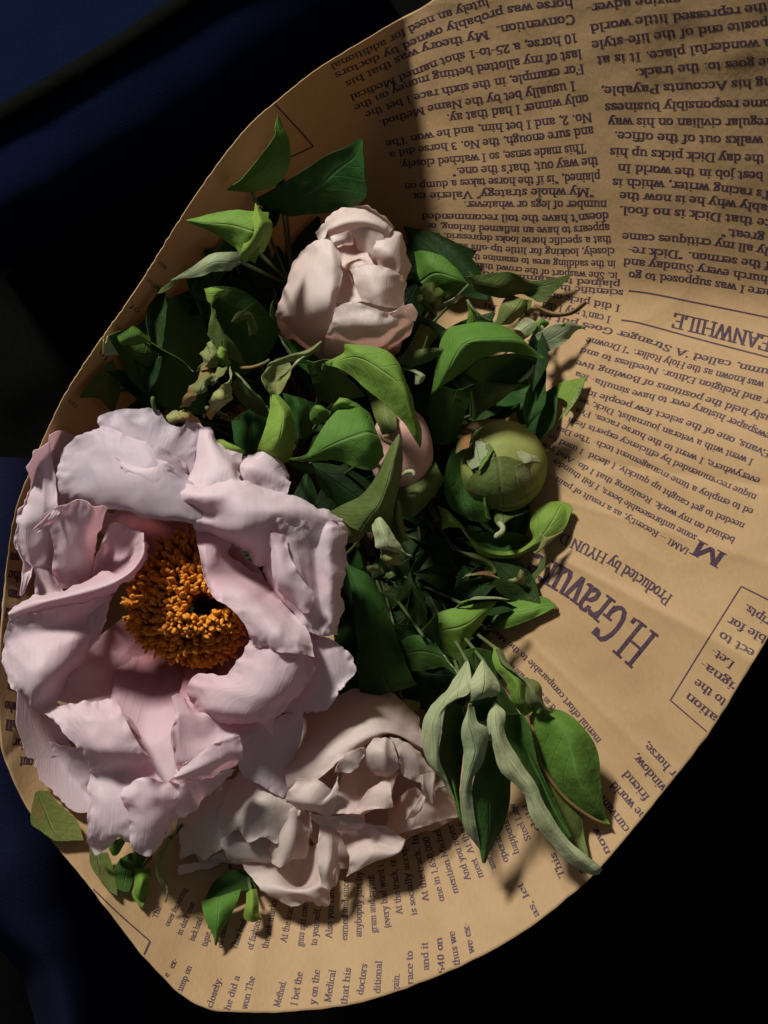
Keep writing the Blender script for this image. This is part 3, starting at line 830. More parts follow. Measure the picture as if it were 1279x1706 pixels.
for t, b, xh in [
    ('ditional', z8((318, 872), (325, 738)), 7.6), ('gain.', z8((392, 862), (398, 788)), 7.6), ('race to', z8((452, 835), (450, 698)), 7.6),
    ('and it', z8((518, 778), (512, 662)), 7.6), ('540 on', z8((585, 790), (570, 642)), 7.6), ('thus we', z8((645, 758), (622, 618)), 7.6),
    ('we ex-', z8((705, 708), (678, 582)), 7.6),
    ('gram and saying.', z8((305, 625), (288, 380)), 7.4), ('(every bad word i', z8((360, 605), (330, 345)), 7.4), ('At the track, or', z8((410, 548), (380, 320)), 7.4),
    ('is socially accept', z8((470, 552), (420, 255)), 7.4), ('At the track. In', z8((518, 495), (470, 225)), 7.4), ('one in 1,650,000', z8((582, 495), (518, 230)), 7.4),
    ('mention Michel', z8((640, 462), (562, 200)), 7.4), ('And you never', z8((690, 408), (615, 180)), 7.4), ('meet  At the e', z8((742, 398), (655, 170)), 7.4),
    ('amr.', z8((795, 362), (768, 300)), 7.4), ('operas', z8((845, 335), (805, 215)), 7.4), ('happens', z8((888, 300), (842, 165)), 7.4),
    ('Steel Law', z8((938, 245), (868, 95)), 7.4), ('child', z8((975, 205), (922, 95)), 7.4), ('This', z8((1078, 395), (1035, 298)), 7.8),
    ('age, y', z8((1160, 380), (1100, 275)), 7.6), ('now.', z8((1262, 300), (1200, 180)), 8), ('has, let', z8((990, 590), (900, 420)), 7.4)]:
    print_line(t, b, xh)
# boxes printed at two corners of the sheet
print_rule([(131, 1494), (147, 1473)], 2.6)
print_rule([(147, 1473), (198, 1522), (250, 1568)], 2.4)
print_rule([(250, 1568), (233, 1606)], 3.4)
print_rule([(455, 171), (490, 208), (522, 244)], 3.0)
print_rule([(522, 244), (484, 262)], 2.6)
print_rule([(454, 172), (405, 216), (366, 262), (334, 318)], 2.0)
# words on the steep lamp-side wall, seen foreshortened
for k, wd in enumerate(('was', 'the', 'ran', 'and', 'his', 'out', 'bet', 'won', 'who', 'all', 'for', 'out')):
    y = 925 + k * 31
    x = 20 + 9 * math.sin(k * 1.3) * .4 + (0 if y < 1200 else (y - 1200) * .28)
    print_line(wd, [(x + 13, y + 3), (x - 9, y)], 11, bold=1.3)
for k, (x, y) in enumerate(((250, 470), (222, 512), (196, 548), (170, 590), (268, 440), (118, 670))):
    print_line(('the', 'of', 'and', 'to', 'was', 'race')[k], [(x + 10, y + 8), (x - 4, y - 4)], 6, bold=.7)

# ---------------------------------------------------------------- petals
def petal_maker(root, mat, base_pt, r0, r1, dh=0.0, crinkle=0.3, ruffle=2.0, rag=2.2):
    bp = W(np.array(base_pt, float))
    def fl(P):
        d = np.linalg.norm(P - bp, axis=-1)
        return np.clip((r1 - d) / (r1 - r0), 0, 1) ** 1.3
    def mk(rows, n=30, **kw):
        a = dict(crinkle=crinkle, freq=0.02, ruffle=ruffle, rag=rag, rnd=.12, fold=.6, crease=1.25)
        a.update(kw)
        if mat is M_CREAM and 'crease' not in kw:
            a['crease'] = .65
        name = a.pop('name', 'petal')
        m = int(n * 1.4)
        P = grid_surface(rows, m, m, **{**dict(dh=dh), **a})
        return sheet(name, P, [mat], root, thick=0.00022, flush=fl)
    return mk

# ---------------------------------------------------------------- the large open peony
open_peony = thing('peony_flower', 'large wide open pale pink peony with a golden orange stamen centre', 'flower')
pt = petal_maker(open_peony, M_PINK, (320, 1010, -48), 0.024, 0.100)
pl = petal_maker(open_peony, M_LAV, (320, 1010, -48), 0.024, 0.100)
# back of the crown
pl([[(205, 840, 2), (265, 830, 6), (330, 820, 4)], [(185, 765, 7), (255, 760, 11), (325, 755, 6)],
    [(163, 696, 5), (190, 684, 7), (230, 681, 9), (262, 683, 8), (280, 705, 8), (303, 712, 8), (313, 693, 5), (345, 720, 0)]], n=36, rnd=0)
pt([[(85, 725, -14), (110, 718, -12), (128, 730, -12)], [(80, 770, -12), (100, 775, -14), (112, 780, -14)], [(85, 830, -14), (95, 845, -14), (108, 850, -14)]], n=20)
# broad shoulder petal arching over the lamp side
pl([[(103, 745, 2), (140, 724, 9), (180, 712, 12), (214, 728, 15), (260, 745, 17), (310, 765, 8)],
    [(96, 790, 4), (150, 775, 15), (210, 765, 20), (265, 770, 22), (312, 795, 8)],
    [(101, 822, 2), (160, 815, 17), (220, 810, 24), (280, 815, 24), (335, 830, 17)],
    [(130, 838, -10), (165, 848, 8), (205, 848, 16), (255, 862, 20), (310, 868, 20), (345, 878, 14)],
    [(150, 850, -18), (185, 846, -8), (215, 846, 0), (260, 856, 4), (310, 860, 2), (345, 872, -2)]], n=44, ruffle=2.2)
pt([[(180, 758, 18), (225, 766, 22), (270, 768, 24), (288, 780, 22)], [(200, 772, 23), (225, 786, 26), (258, 788, 27), (290, 800, 22)],
    [(216, 790, 24), (238, 800, 25), (262, 822, 26), (275, 812, 25)]], n=24, rag=3, dh=-2.5)
# upper petals towards the leaves
pt([[(300, 815, 16), (330, 822, 18), (365, 830, 18), (405, 840, 16)], [(302, 785, -2), (340, 772, 12), (375, 785, 16), (402, 800, 14)],
    [(309, 725, -2), (345, 732, 8), (375, 760, 10), (402, 785, 6)], [(313, 692, 0), (342, 714, 2), (375, 745, 2), (402, 760, 0)]], ruffle=2.4)
pt([[(385, 800, 4), (430, 812, 4), (478, 828, 2)], [(388, 775, 2), (430, 780, 7), (483, 805, 0)],
    [(392, 757, -4), (420, 756, -2), (452, 758, -2), (475, 780, -6), (482, 812, -8)]], ruffle=.8)
# big band petal across to the far edge
pt([[(288, 806, 16), (340, 808, 20), (390, 801, 20), (450, 816, 16), (500, 832, 12), (545, 850, 6), (570, 865, 0)],
    [(296, 822, 22), (345, 828, 28), (395, 822, 27), (450, 832, 22), (500, 845, 18), (545, 862, 11), (573, 878, 3)],
    [(306, 845, 19), (350, 856, 21), (400, 858, 30), (450, 856, 27), (500, 868, 18), (545, 882, 10), (573, 892, 3)],
    [(320, 868, 18), (360, 880, 19), (405, 893, 24), (440, 900, 19), (485, 902, 15), (530, 900, 10), (571, 905, 1)],
    [(332, 884, 6), (380, 906, 0), (412, 919, -2), (432, 938, -2), (470, 935, 5), (520, 925, 5), (567, 925, -2)]], n=46, ruffle=1.6, rag=2.5, rnd=.05)
pt([[(440, 858, 24), (462, 860, 24), (490, 866, 19), (512, 870, 15), (530, 868, 12), (552, 866, 10), (574, 880, 1)],
    [(437, 920, 2), (453, 905, 15), (482, 903, 19), (509, 905, 14), (525, 905, 10), (549, 900, 12), (575, 905, 2)],
    [(443, 962, -6), (461, 953, 12), (493, 955, 18), (513, 958, 13), (528, 955, 9), (551, 950, 11), (571, 960, 1)],
    [(463, 992, -4), (479, 1000, 10), (506, 1000, 15), (519, 1005, 12), (532, 1000, 8), (551, 1000, 9), (569, 1000, 0)],
    [(506, 1052, 2), (512, 1050, 9), (521, 1055, 11), (527, 1058, 9), (538, 1060, 7), (551, 1060, 6), (562, 1060, 0)]], n=46, crinkle=.8, ruffle=2.2, rag=4, rnd=.05, fold=1.5)
pt([[(448, 890, 20), (458, 888, 22), (474, 896, 20)], [(450, 930, 19), (464, 928, 23), (482, 925, 21)], [(458, 968, 16), (474, 965, 22), (500, 962, 20)], [(474, 992, 12), (494, 992, 19), (522, 990, 17)], [(498, 1012, 12), (508, 1018, 15), (516, 1020, 15)]], n=26, crinkle=.8, ruffle=1.2, rag=2)
# inner standing petal leaning over the stamens
pt([[(324, 880, 8), (350, 884, 6), (384, 905, 0)], [(333, 930, 15), (355, 935, 13), (380, 925, 0)], [(342, 970, 17), (375, 965, 11), (428, 958, -8)],
    [(360, 1000, 19), (410, 990, 17), (450, 983, -2)], [(390, 1020, 21), (440, 1020, 19), (482, 1012, 5)], [(412, 1050, 21), (470, 1058, 24), (517, 1068, 14)],
    [(420, 1076, 14), (480, 1085, 22), (522, 1096, 14)]], n=40, crinkle=1.3, rag=1.5)
# lower petals
pt([[(418, 1068, 10), (460, 1066, 17), (500, 1083, 18), (520, 1096, 13)], [(395, 1104, 10), (440, 1110, 19), (480, 1120, 19), (521, 1122, 11)],
    [(370, 1126, 8), (420, 1150, 19), (460, 1160, 19), (500, 1152, 9)], [(330, 1122, 4), (380, 1160, 15), (430, 1180, 17), (467, 1186, 10)],
    [(314, 1152, 2), (360, 1185, 11), (420, 1196, 12), (453, 1206, 8)], [(324, 1182, -2), (360, 1202, 0), (420, 1206, 0), (457, 1224, 4)]], n=40, ruffle=2.2, rnd=0)
pt([[(508, 1058, 4), (540, 1062, 2), (555, 1066, 0)], [(508, 1095, 0), (545, 1090, 4), (577, 1085, 0)], [(495, 1130, -4), (545, 1130, 2), (593, 1118, 0)],
    [(476, 1168, -6), (520, 1165, -2), (565, 1155, 2)], [(468, 1192, -9), (505, 1184, -8), (546, 1180, -4)]], n=34, ruffle=2.0, rag=4)
pt([[(287, 1160, 7), (300, 1160, 7), (318, 1190, 3)], [(290, 1195, 11), (310, 1195, 9), (348, 1194, 3)], [(284, 1230, 13), (320, 1230, 8), (384, 1214, 0)],
    [(292, 1270, 12), (325, 1260, 9), (398, 1222, 3)], [(298, 1286, 5), (340, 1268, 5), (401, 1230, 1)]], n=30, ruffle=2, rag=3)
pt([[(300, 1284, 10), (345, 1245, 15), (400, 1222, 12)], [(285, 1297, 12), (345, 1275, 15), (402, 1252, 8)], [(278, 1300, 8), (330, 1296, 5), (388, 1282, -2)]], n=26)
pt([[(282, 1300, 5), (330, 1293, 2), (392, 1276, -6)], [(285, 1340, 3), (320, 1322, -2), (372, 1308, -10)], [(266, 1405, -4), (300, 1362, -6), (345, 1326, -14)]], n=26, crinkle=1.4)
pt([[(62, 1182, -4), (120, 1174, 5), (192, 1164, 2)], [(95, 1205, 8), (140, 1200, 12), (208, 1195, 11)], [(130, 1245, 10), (170, 1245, 16), (232, 1240, 12)],
    [(150, 1272, 3), (190, 1268, 9), (254, 1262, 8)], [(150, 1290, -2), (195, 1286, 0), (256, 1280, 3)], [(149, 1335, 2), (200, 1335, 3), (280, 1318, 4)],
    [(146, 1385, 2), (195, 1388, 2), (272, 1380, 2)], [(145, 1402, -4), (162, 1419, -6), (200, 1397, -3), (230, 1418, -4), (264, 1412, -5)]], n=50, rnd=.04)
pt([[(205, 1312, 9), (235, 1296, 13), (270, 1300, 11), (300, 1304, 7)], [(202, 1325, 12), (235, 1325, 15), (265, 1330, 13), (292, 1335, 6)],
    [(212, 1345, 9), (240, 1370, 12), (265, 1370, 10), (282, 1370, 4)], [(218, 1396, 3), (234, 1422, 1), (250, 1422, 1), (263, 1413, -1)]], n=30, crinkle=1.6)
# lamp-side petals: rolled rim, then the outer face falling away
pt([[(226, 892, 4), (226, 920, 2), (204, 948, 2), (165, 960, 2), (110, 981, 2), (55, 999, 2), (15, 1017, 0)],
    [(236, 887, 15), (237, 922, 18), (216, 952, 21), (175, 974, 21), (115, 991, 19), (60, 1005, 12), (15, 1022, 4)],
    [(242, 893, 12), (241, 926, 14), (223, 959, 15), (190, 983, 15), (125, 1004, 13), (70, 1013, 9), (17, 1029, 2)]], n=40, rag=1.6, crinkle=.7)
pt([[(188, 982, 14), (125, 1003, 13), (70, 1010, 9), (15, 1022, 3)], [(176, 1020, 2), (120, 1040, 3), (60, 1050, 2), (8, 1060, -4)],
    [(168, 1050, -4), (110, 1075, 7), (55, 1085, 8), (3, 1092, -6)], [(150, 1080, -10), (105, 1112, 8), (55, 1122, 13), (10, 1130, -2)],
    [(125, 1112, -12), (92, 1142, 4), (55, 1158, 9), (28, 1152, 2)], [(98, 1166, -12), (86, 1172, -6), (66, 1184, -4), (46, 1166, -2)]], n=36, ruffle=1.5)
pt([[(150, 996, 9), (186, 981, 11)], [(146, 1030, 4), (180, 1015, 5)], [(148, 1082, -4), (168, 1050, -2)]], n=18, ruffle=1)
pt([[(150, 975, -12), (165, 965, -10), (185, 962, -8), (215, 950, 0)], [(158, 930, -6), (180, 925, -11), (205, 920, -9), (228, 920, 2)], [(184, 871, -6), (200, 871, -4), (220, 878, 2), (237, 889, 12)]], n=26)
pt([[(74, 852, 8), (108, 838, 18), (142, 834, 21), (182, 846, 17)], [(92, 905, 0), (118, 900, 5), (140, 900, 5), (160, 900, -4)], [(90, 945, -6), (120, 945, -4), (145, 950, -6), (157, 965, -13)], [(103, 982, -13), (130, 982, -15), (152, 974, -17)]], n=28)
pt([[(93, 845, 13), (103, 850, 13)], [(73, 864, 15), (86, 871, 13)], [(56, 880, 8), (64, 885, 8)]], n=14, ruffle=.6, rag=.6)
pt([[(83, 735, 0), (60, 755, 2), (47, 778, -2)], [(90, 790, 4), (70, 800, 7), (50, 815, 0)], [(97, 840, 6), (65, 850, 6), (35, 850, 0)], [(92, 880, -2), (60, 885, 0), (27, 882, 2)],
    [(94, 920, -12), (60, 918, -4), (23, 906, 2)], [(92, 968, -18), (62, 955, -8), (32, 920, 2)]], n=32, rag=3, fold=1)
pt([[(24, 905, 2), (33, 908, 0)], [(37, 940, 2), (52, 948, -6)], [(36, 965, 2), (54, 950, 0)], [(31, 993, 2), (38, 991, 0)]], n=14, ruffle=.6, rag=.8)
pt([[(35, 912, -4), (60, 915, -8), (88, 930, -14)], [(55, 955, -6), (80, 965, -10), (104, 982, -16)], [(58, 1002, -8), (85, 998, -8), (110, 988, -10)]], n=20)
# shaded outer petals under the lamp side
pt([[(30, 1150, -26), (60, 1160, -24), (100, 1170, -20)], [(27, 1200, -26), (60, 1210, -28), (112, 1225, -24)], [(38, 1240, -28), (75, 1250, -30), (122, 1250, -24)], [(45, 1264, -30), (80, 1262, -30), (114, 1262, -24)]], n=24)
pt([[(75, 1236, -26), (100, 1236, -22), (135, 1246, -20), (156, 1280, -18)], [(60, 1270, -32), (100, 1280, -28), (156, 1310, -24)], [(75, 1305, -34), (105, 1320, -32), (156, 1340, -26)], [(100, 1332, -34), (130, 1354, -32), (152, 1350, -26)]], n=26, rag=3)
# the cup behind the stamens
pt([[(250, 1000, -46), (300, 1040, -47), (360, 1060, -47), (425, 1060, -38)], [(190, 1040, -32), (250, 1100, -38), (320, 1130, -38), (405, 1112, -26)], [(120, 1105, -14), (200, 1170, -20), (270, 1195, -22), (345, 1180, -16)],
    [(90, 1168, -8), (190, 1190, -4), (250, 1240, -12), (330, 1210, -10)]], n=34, rag=0)
pt([[(200, 1050, -40), (290, 1090, -44), (360, 1090, -42)], [(188, 1140, -20), (255, 1156, -26), (335, 1150, -24)], [(180, 1220, -4), (235, 1232, -10), (310, 1225, -10)], [(190, 1290, 0), (245, 1304, -3), (310, 1310, -4)], [(200, 1330, -2), (245, 1340, -4), (300, 1340, -6)]], n=34, rag=0)
pt([[(310, 1110, -30), (370, 1130, -26), (430, 1110, -18)], [(290, 1200, -4), (360, 1220, -4), (440, 1210, -6)], [(290, 1290, -2), (330, 1290, -4), (400, 1250, -10)]], n=26)
pt([[(420, 1040, -24), (470, 1040, -16), (520, 1020, -8)], [(430, 1110, -4), (490, 1110, -4), (540, 1090, -6)], [(440, 1180, -4), (490, 1180, -10), (530, 1160, -10)]], n=26)
pt([[(480, 900, -12), (530, 890, -10), (560, 890, -8)], [(470, 970, -14), (520, 980, -10), (562, 975, -6)], [(480, 1050, -12), (530, 1060, -10), (562, 1055, -6)]], n=24)
pt([[(155, 848, -14), (220, 848, -12), (300, 862, -12), (348, 880, -12)], [(170, 885, -30), (230, 882, -32), (290, 880, -32), (345, 890, -28)], [(215, 960, -46), (300, 930, -48), (370, 925, -44)]], n=26)
pt([[(375, 896, -8), (445, 965, -8), (510, 1060, -6)], [(335, 930, -36), (400, 1000, -34), (440, 1090, -24)], [(315, 1000, -47), (350, 1040, -47), (385, 1090, -42)]], n=26)
pt([[(225, 940, -46), (180, 1000, -30), (150, 1060, -12)], [(190, 930, -34), (150, 985, -20), (120, 1040, -2)], [(160, 940, -20), (120, 985, -8), (80, 1030, 2)]], n=22)
# long shaded petal falling towards the lower flower
pt([[(400, 1218, -6), (450, 1200, -4), (508, 1183, -9)], [(393, 1258, -10), (440, 1250, -10), (498, 1240, -16)], [(405, 1292, -14), (440, 1312, -14), (482, 1335, -20)]], n=28)
# sepals and stem
pt_s = lambda rows: sheet('sepal', grid_surface(rows, 16, 16, .6, .03, 1, 0), [M_TOP2, M_UND], open_peony, .0005)
pt_s([[(300, 1010, -56), (330, 1040, -58), (360, 1060, -56)], [(250, 1150, -44), (300, 1170, -48), (350, 1170, -44)], [(250, 1280, -26), (270, 1300, -26), (290, 1310, -26)]])
pt_s([[(380, 960, -56), (400, 990, -58), (400, 1020, -56)], [(460, 930, -40), (480, 970, -44), (470, 1010, -42)], [(560, 930, -22), (570, 945, -22), (570, 955, -22)]])
stem_to(open_peony, (345, 1000, -50), 3.2, 3.4)

# stamens: thread plus swollen anther, a few shapes shared between all
def stamen_mesh(seed, length, anther, mat):
    r = random.Random(seed)
    seg, verts, faces = 6, [], []
    prof = [(0, .4), (length * .35, .4), (length - anther, .5)] + [(length - anther * (1 - k / 7), r.uniform(.72, 1.22)) for k in range(1, 7)] + [(length + .1, .55), (length + .4, .1)]
    bx, by = r.uniform(-1.6, 1.6), r.uniform(-1.6, 1.6)
    wx = r.uniform(0, 6)
    for k, (z, rad) in enumerate(prof):
        t = z / length
        ox, oy = bx * t * t + .35 * math.sin(wx + z * .7), by * t * t + .35 * math.cos(wx + z * .6)
        for s_ in range(seg):
            a = 2 * math.pi * s_ / seg
            q = rad * (1 + r.uniform(-.2, .2))
            verts.append(((ox + q * 1.2 * math.cos(a)) * .001, (oy + q * .9 * math.sin(a)) * .001, z * .001))
    for k in range(len(prof) - 1):
        for s_ in range(seg):
            s2 = (s_ + 1) % seg
            faces.append((k * seg + s_, k * seg + s2, (k + 1) * seg + s2, (k + 1) * seg + s_))
    faces.append(tuple((len(prof) - 1) * seg + s_ for s_ in range(seg)))
    me = bpy.data.meshes.new('stamen')
    me.from_pydata(verts, [], faces)
    me.materials.append(mat)
    me.polygons.foreach_set('use_smooth', [True] * len(faces))
    return me
ST = [stamen_mesh(k, 20 + k % 3 * 3, 9 + (k % 4) * 1.2, M_STAM if k % 3 else M_STAM2) for k in range(10)]
from mathutils import Matrix
centre = Vector(W(np.array([338.0, 1012.0, -46.0])))
n_st, tries = 0, 0
mass_v, mass_f = [], []
while n_st < 980 and tries < 9000:
    tries += 1
    a = rng.uniform(0, 2 * math.pi)
    q = math.sqrt(rng.uniform(.05, 1))
    dx, dy = math.cos(a), math.sin(a)
    # the tuft is lopsided: long on the lamp side and below, short beyond
    ex = 136 if dx < 0 else 84
    ey = 106 if dy > 0 else 134
    tx, ty = 336 + dx * ex * q, 1010 + dy * ey * q
    if math.hypot((tx - 348) / 34, (ty - 1006) / 15) < 1.0:
        continue
    if tx > 415 or (tx > 345 and ty < 985 and tx > 352):
        continue
    h = 8 - 20 * q ** 2 + rng.uniform(-2.5, 2.5) - (5 if ty > 1060 else 0)
    tip = Vector(W(np.array([tx, ty, h])))
    root = centre + Vector((dx * .006 * q, -dy * .006 * q, 0))
    # anthers stand steeper than the straight line to the tip
    dirv = (tip - root).normalized()
    me = ST[rng.randrange(len(ST))]
    ln = max(v.co.z for v in me.vertices)
    scl = rng.uniform(.85, 1.12)
    rot = dirv.to_track_quat('Z', 'Y')
    spin = rng.uniform(0, 6.28)
    sxy = (scl * rng.uniform(.95, 1.4), scl * rng.uniform(.95, 1.4), scl)
    loc = tip - dirv * ln * scl
    if n_st < 295:
        o = bpy.data.objects.new('stamen', me)
        COL.objects.link(o)
        o.parent = open_peony
        o.location = loc
        o.rotation_euler = rot.to_euler()
        o.rotation_euler.rotate_axis('Z', spin)
        o.scale = sxy
    else:                      # the lower, hidden ranks of the tuft
        mtx = Matrix.Translation(loc - Vector((0, 0, .0025))) @ rot.to_matrix().to_4x4() @ Matrix.Rotation(spin, 4, 'Z') @ Matrix.Diagonal((*sxy, 1))
        o0 = len(mass_v)
        mass_v += [mtx @ v.co for v in me.vertices]
        mass_f += [tuple(o0 + q_ for q_ in p_.vertices) for p_ in me.polygons]
    n_st += 1
ms = link_mesh('stamen_tuft', mass_v, mass_f, M_STAM, open_peony)
ms['kind'] = 'stuff'
for k in range(5):
    a = k * 1.256
    c = Vector(W(np.array([346.0 + 12 * math.cos(a), 1008.0 + 9 * math.sin(a), -44.0])))
    tube('carpel', [c, c + Vector((.0004, 0, .012)), c + Vector((.001 * math.cos(a), .001 * math.sin(a), .02))], [.0028, .0022, .0006], M_CARP, open_peony)

# ---------------------------------------------------------------- closed peony near the lettered upper panel
closed_peony = thing('peony_flower', 'half closed cream white peony globe below the column of newspaper text', 'flower')
pc = petal_maker(closed_peony, M_CREAM, (590, 520, -70), 0.022, 0.085, dh=-6, crinkle=.35, ruffle=1.4, rag=1.3)
pc([[(540, 368, -14), (570, 349, -12), (605, 346, -12), (640, 362, -14), (657, 382, -14)], [(540, 385, -4), (580, 370, 2), (620, 370, 2), (650, 390, -4)], [(570, 398, -12), (600, 397, -12), (625, 405, -10), (645, 430, -14)], [(585, 425, -24), (610, 432, -24), (635, 445, -24)]], n=30, ruffle=2.2)
pc([[(578, 372, -4), (600, 372, 0), (640, 392, -2)], [(590, 395, -8), (612, 400, -4), (645, 420, -4)], [(605, 425, -14), (625, 435, -8), (650, 445, -8)]], n=22)
pc([[(630, 372, -12), (660, 390, -10), (673, 410, -14), (681, 455, -18)], [(625, 408, -2), (650, 420, 1), (667, 440, -4), (676, 478, -12)], [(615, 437, -10), (640, 447, -6), (660, 457, -6), (669, 477, -9)]], n=28, ruffle=2.4, rag=2.2)
pc([[(524, 388, -10), (534, 376, -8), (543, 370, -8)], [(530, 400, -4), (540, 396, 0), (547, 385, -2)]], n=12)
pc([[(549, 395, 4), (578, 386, 8), (584, 388, 7)], [(555, 404, 7), (575, 402, 5), (588, 403, 3)], [(560, 408, 2), (575, 407, 1), (586, 408, -2)]], n=18, ruffle=.8)
pc([[(560, 412, -14), (585, 410, -16), (606, 418, -14)], [(562, 432, -8), (590, 428, -10), (612, 420, -8)], [(570, 446, -6), (598, 436, -2), (622, 440, -3)], [(582, 452, -4), (602, 443, 1), (628, 443, -1)]], n=22)
pc([[(583, 449, 5), (612, 441, 8), (650, 448, 8), (673, 470, -2)], [(592, 472, 5), (632, 478, 11), (671, 492, -2)], [(602, 502, 3), (640, 512, 8), (674, 512, -8)]], n=30, crinkle=1.1)
pc([[(556, 428, 1), (568, 444, 2), (578, 450, 0)], [(558, 470, 2), (580, 470, -3), (594, 480, -3)], [(558, 506, 4), (582, 507, 0), (610, 503, 0)]], n=20)
pc([[(500, 415, -12), (525, 401, 0), (545, 397, 5), (560, 406, 3)], [(480, 460, -18), (515, 455, 2), (550, 455, 9), (569, 451, 5)], [(466, 510, -24), (508, 512, 0), (545, 512, 8), (560, 508, 4)],
    [(460, 535, -40), (505, 556, -24), (545, 556, -14), (565, 550, -14)], [(480, 575, -66), (515, 590, -60), (560, 596, -56)], [(500, 590, -86), (530, 600, -84), (560, 604, -82)]], n=40, crinkle=.8, rag=1)
pc([[(556, 513, 9), (590, 502, 14), (625, 515, 14), (655, 520, 9), (688, 508, 0)], [(548, 545, 4), (590, 545, 12), (640, 550, 10), (690, 532, -8)], [(540, 574, -20), (590, 580, -14), (640, 576, -17), (676, 558, -26)], [(540, 598, -54), (590, 604, -50), (655, 592, -54)], [(550, 606, -80), (590, 610, -80), (645, 600, -80)]], n=40, ruffle=2.4, rag=2.2)
pc([[(646, 521, 13), (668, 512, 14), (684, 506, 10), (694, 520, 2)], [(655, 528, 11), (672, 530, 10), (692, 536, 0)]], n=18, ruffle=.6)
pc([[(500, 420, -40), (570, 380, -40), (660, 400, -40)], [(480, 500, -30), (570, 470, -16), (672, 480, -28)], [(490, 570, -50), (580, 560, -28), (665, 560, -44)], [(520, 620, -66), (580, 625, -62), (640, 610, -66)]], n=26)
for r_ in ([[(520, 560, -60), (550, 600, -62), (580, 610, -64)], [(470, 560, -44), (490, 600, -48), (520, 625, -50)], [(455, 500, -34), (450, 520, -34), (452, 540, -36)]],
           [[(600, 620, -70), (640, 610, -68), (670, 590, -66)], [(620, 640, -50), (670, 620, -46), (700, 590, -46)], [(690, 610, -34), (705, 585, -32), (712, 560, -32)]]):
    sheet('sepal', grid_surface(r_, 16, 16, .6, .03, 1, 0), [M_TOP2, M_UND], closed_peony, .0005)
stem_to(closed_peony, (585, 560, -74), 3, 3.2)

# ---------------------------------------------------------------- lower ruffled peony
ruffled_peony = thing('peony_flower', 'cream ruffled peony with cupped petals lying under the open pink one', 'flower')
pr = petal_maker(ruffled_peony, M_CREAM, (600, 1290, -72), 0.022, 0.095, dh=-14, crinkle=.3, ruffle=1.8, rag=2.0)
pr([[(480, 1250, -22), (600, 1225, -26), (715, 1240, -28)], [(485, 1330, -18), (600, 1320, -28), (752, 1305, -24)], [(520, 1400, -18), (600, 1390, -22), (764, 1358, -22)], [(540, 1440, -18), (590, 1446, -16), (668, 1405, -15)]], n=34)
pr([[(310, 1330, -28), (400, 1300, -24), (500, 1310, -24)], [(304, 1385, -28), (400, 1380, -22), (512, 1390, -20)], [(330, 1436, -28), (420, 1440, -24), (532, 1440, -20)]], n=30)
pr([[(470, 1235, -34), (540, 1165, -32), (640, 1152, -34), (700, 1195, -44)], [(475, 1262, -14), (545, 1210, -8), (620, 1186, -8), (708, 1228, -24)], [(476, 1295, 0), (540, 1252, 7), (600, 1226, 9), (650, 1218, 4), (712, 1250, -12)],
    [(480, 1332, -2), (540, 1292, 10), (572, 1262, 12), (605, 1243, 8), (650, 1222, 1), (695, 1240, -8)]], n=44, rag=1)
pr([[(556, 1279, 12), (575, 1258, 14), (606, 1243, 12)], [(558, 1284, 9), (590, 1284, 11), (608, 1250, 9)]], n=18, ruffle=1)
pr([[(495, 1296, 11), (530, 1300, 12), (555, 1316, 8), (562, 1288, 9)], [(477, 1330, 9), (510, 1335, 14), (535, 1340, 12), (562, 1320, 9)], [(494, 1346, 2), (515, 1353, 4), (545, 1356, 6), (556, 1356, 6)]], n=26)
pr([[(572, 1280, -2), (610, 1262, -10), (665, 1288, -12)], [(563, 1320, 4), (605, 1320, -6), (655, 1310, -6)], [(550, 1356, 6), (600, 1354, 6), (652, 1345, 2)]], n=26)
pr([[(632, 1306, 2), (650, 1298, 4)], [(610, 1320, 7), (652, 1322, 7)], [(585, 1356, 8), (620, 1348, 9), (656, 1346, 6)]], n=20, ruffle=1.2)
pr([[(622, 1228, 10), (652, 1230, 8)], [(608, 1255, 10), (635, 1255, 15), (661, 1265, 8)], [(612, 1276, 5), (640, 1286, 10), (662, 1278, 3)], [(625, 1291, 0), (648, 1294, 0)]], n=22, rag=.6, ruffle=.6)
pr([[(648, 1226, 8), (680, 1238, 4), (712, 1274, -4)], [(662, 1252, 10), (690, 1265, 6), (722, 1287, -2)], [(668, 1288, 2), (696, 1302, 3), (720, 1297, -2)]], n=26, ruffle=2)
pr([[(699, 1290, 6), (724, 1286, 3)], [(701, 1312, 6), (724, 1312, 3)], [(712, 1332, 1), (721, 1340, 0)]], n=16, ruffle=.8)
pr([[(655, 1340, -16), (690, 1312, -10), (710, 1322, -8), (752, 1300, -16)], [(640, 1376, -12), (690, 1352, -5), (730, 1347, -10), (759, 1335, -18)], [(650, 1394, -10), (682, 1384, -6), (730, 1367, -12), (764, 1360, -20)]], n=32, ruffle=2.4, rag=2.6)
pr([[(702, 1322, 0), (708, 1328, 0)], [(688, 1345, 4), (702, 1350, 3)], [(674, 1364, 0), (692, 1361, 0)]], n=14, ruffle=.6, rag=.6)
pr([[(555, 1380, -12), (600, 1370, -6), (642, 1376, -2)], [(572, 1402, -8), (610, 1396, -6), (648, 1406, -2), (670, 1396, -5)], [(583, 1432, -3), (620, 1422, 1), (660, 1422, 1), (670, 1402, -5)], [(576, 1462, -6), (596, 1446, -3), (618, 1430, -2)]], n=30, ruffle=2.2)
pr([[(512, 1352, 0), (560, 1358, 3), (608, 1352, 0)], [(528, 1371, -2), (560, 1376, 1), (608, 1371, 0)], [(545, 1382, -6), (575, 1382, -4), (602, 1377, -4)]], n=22)
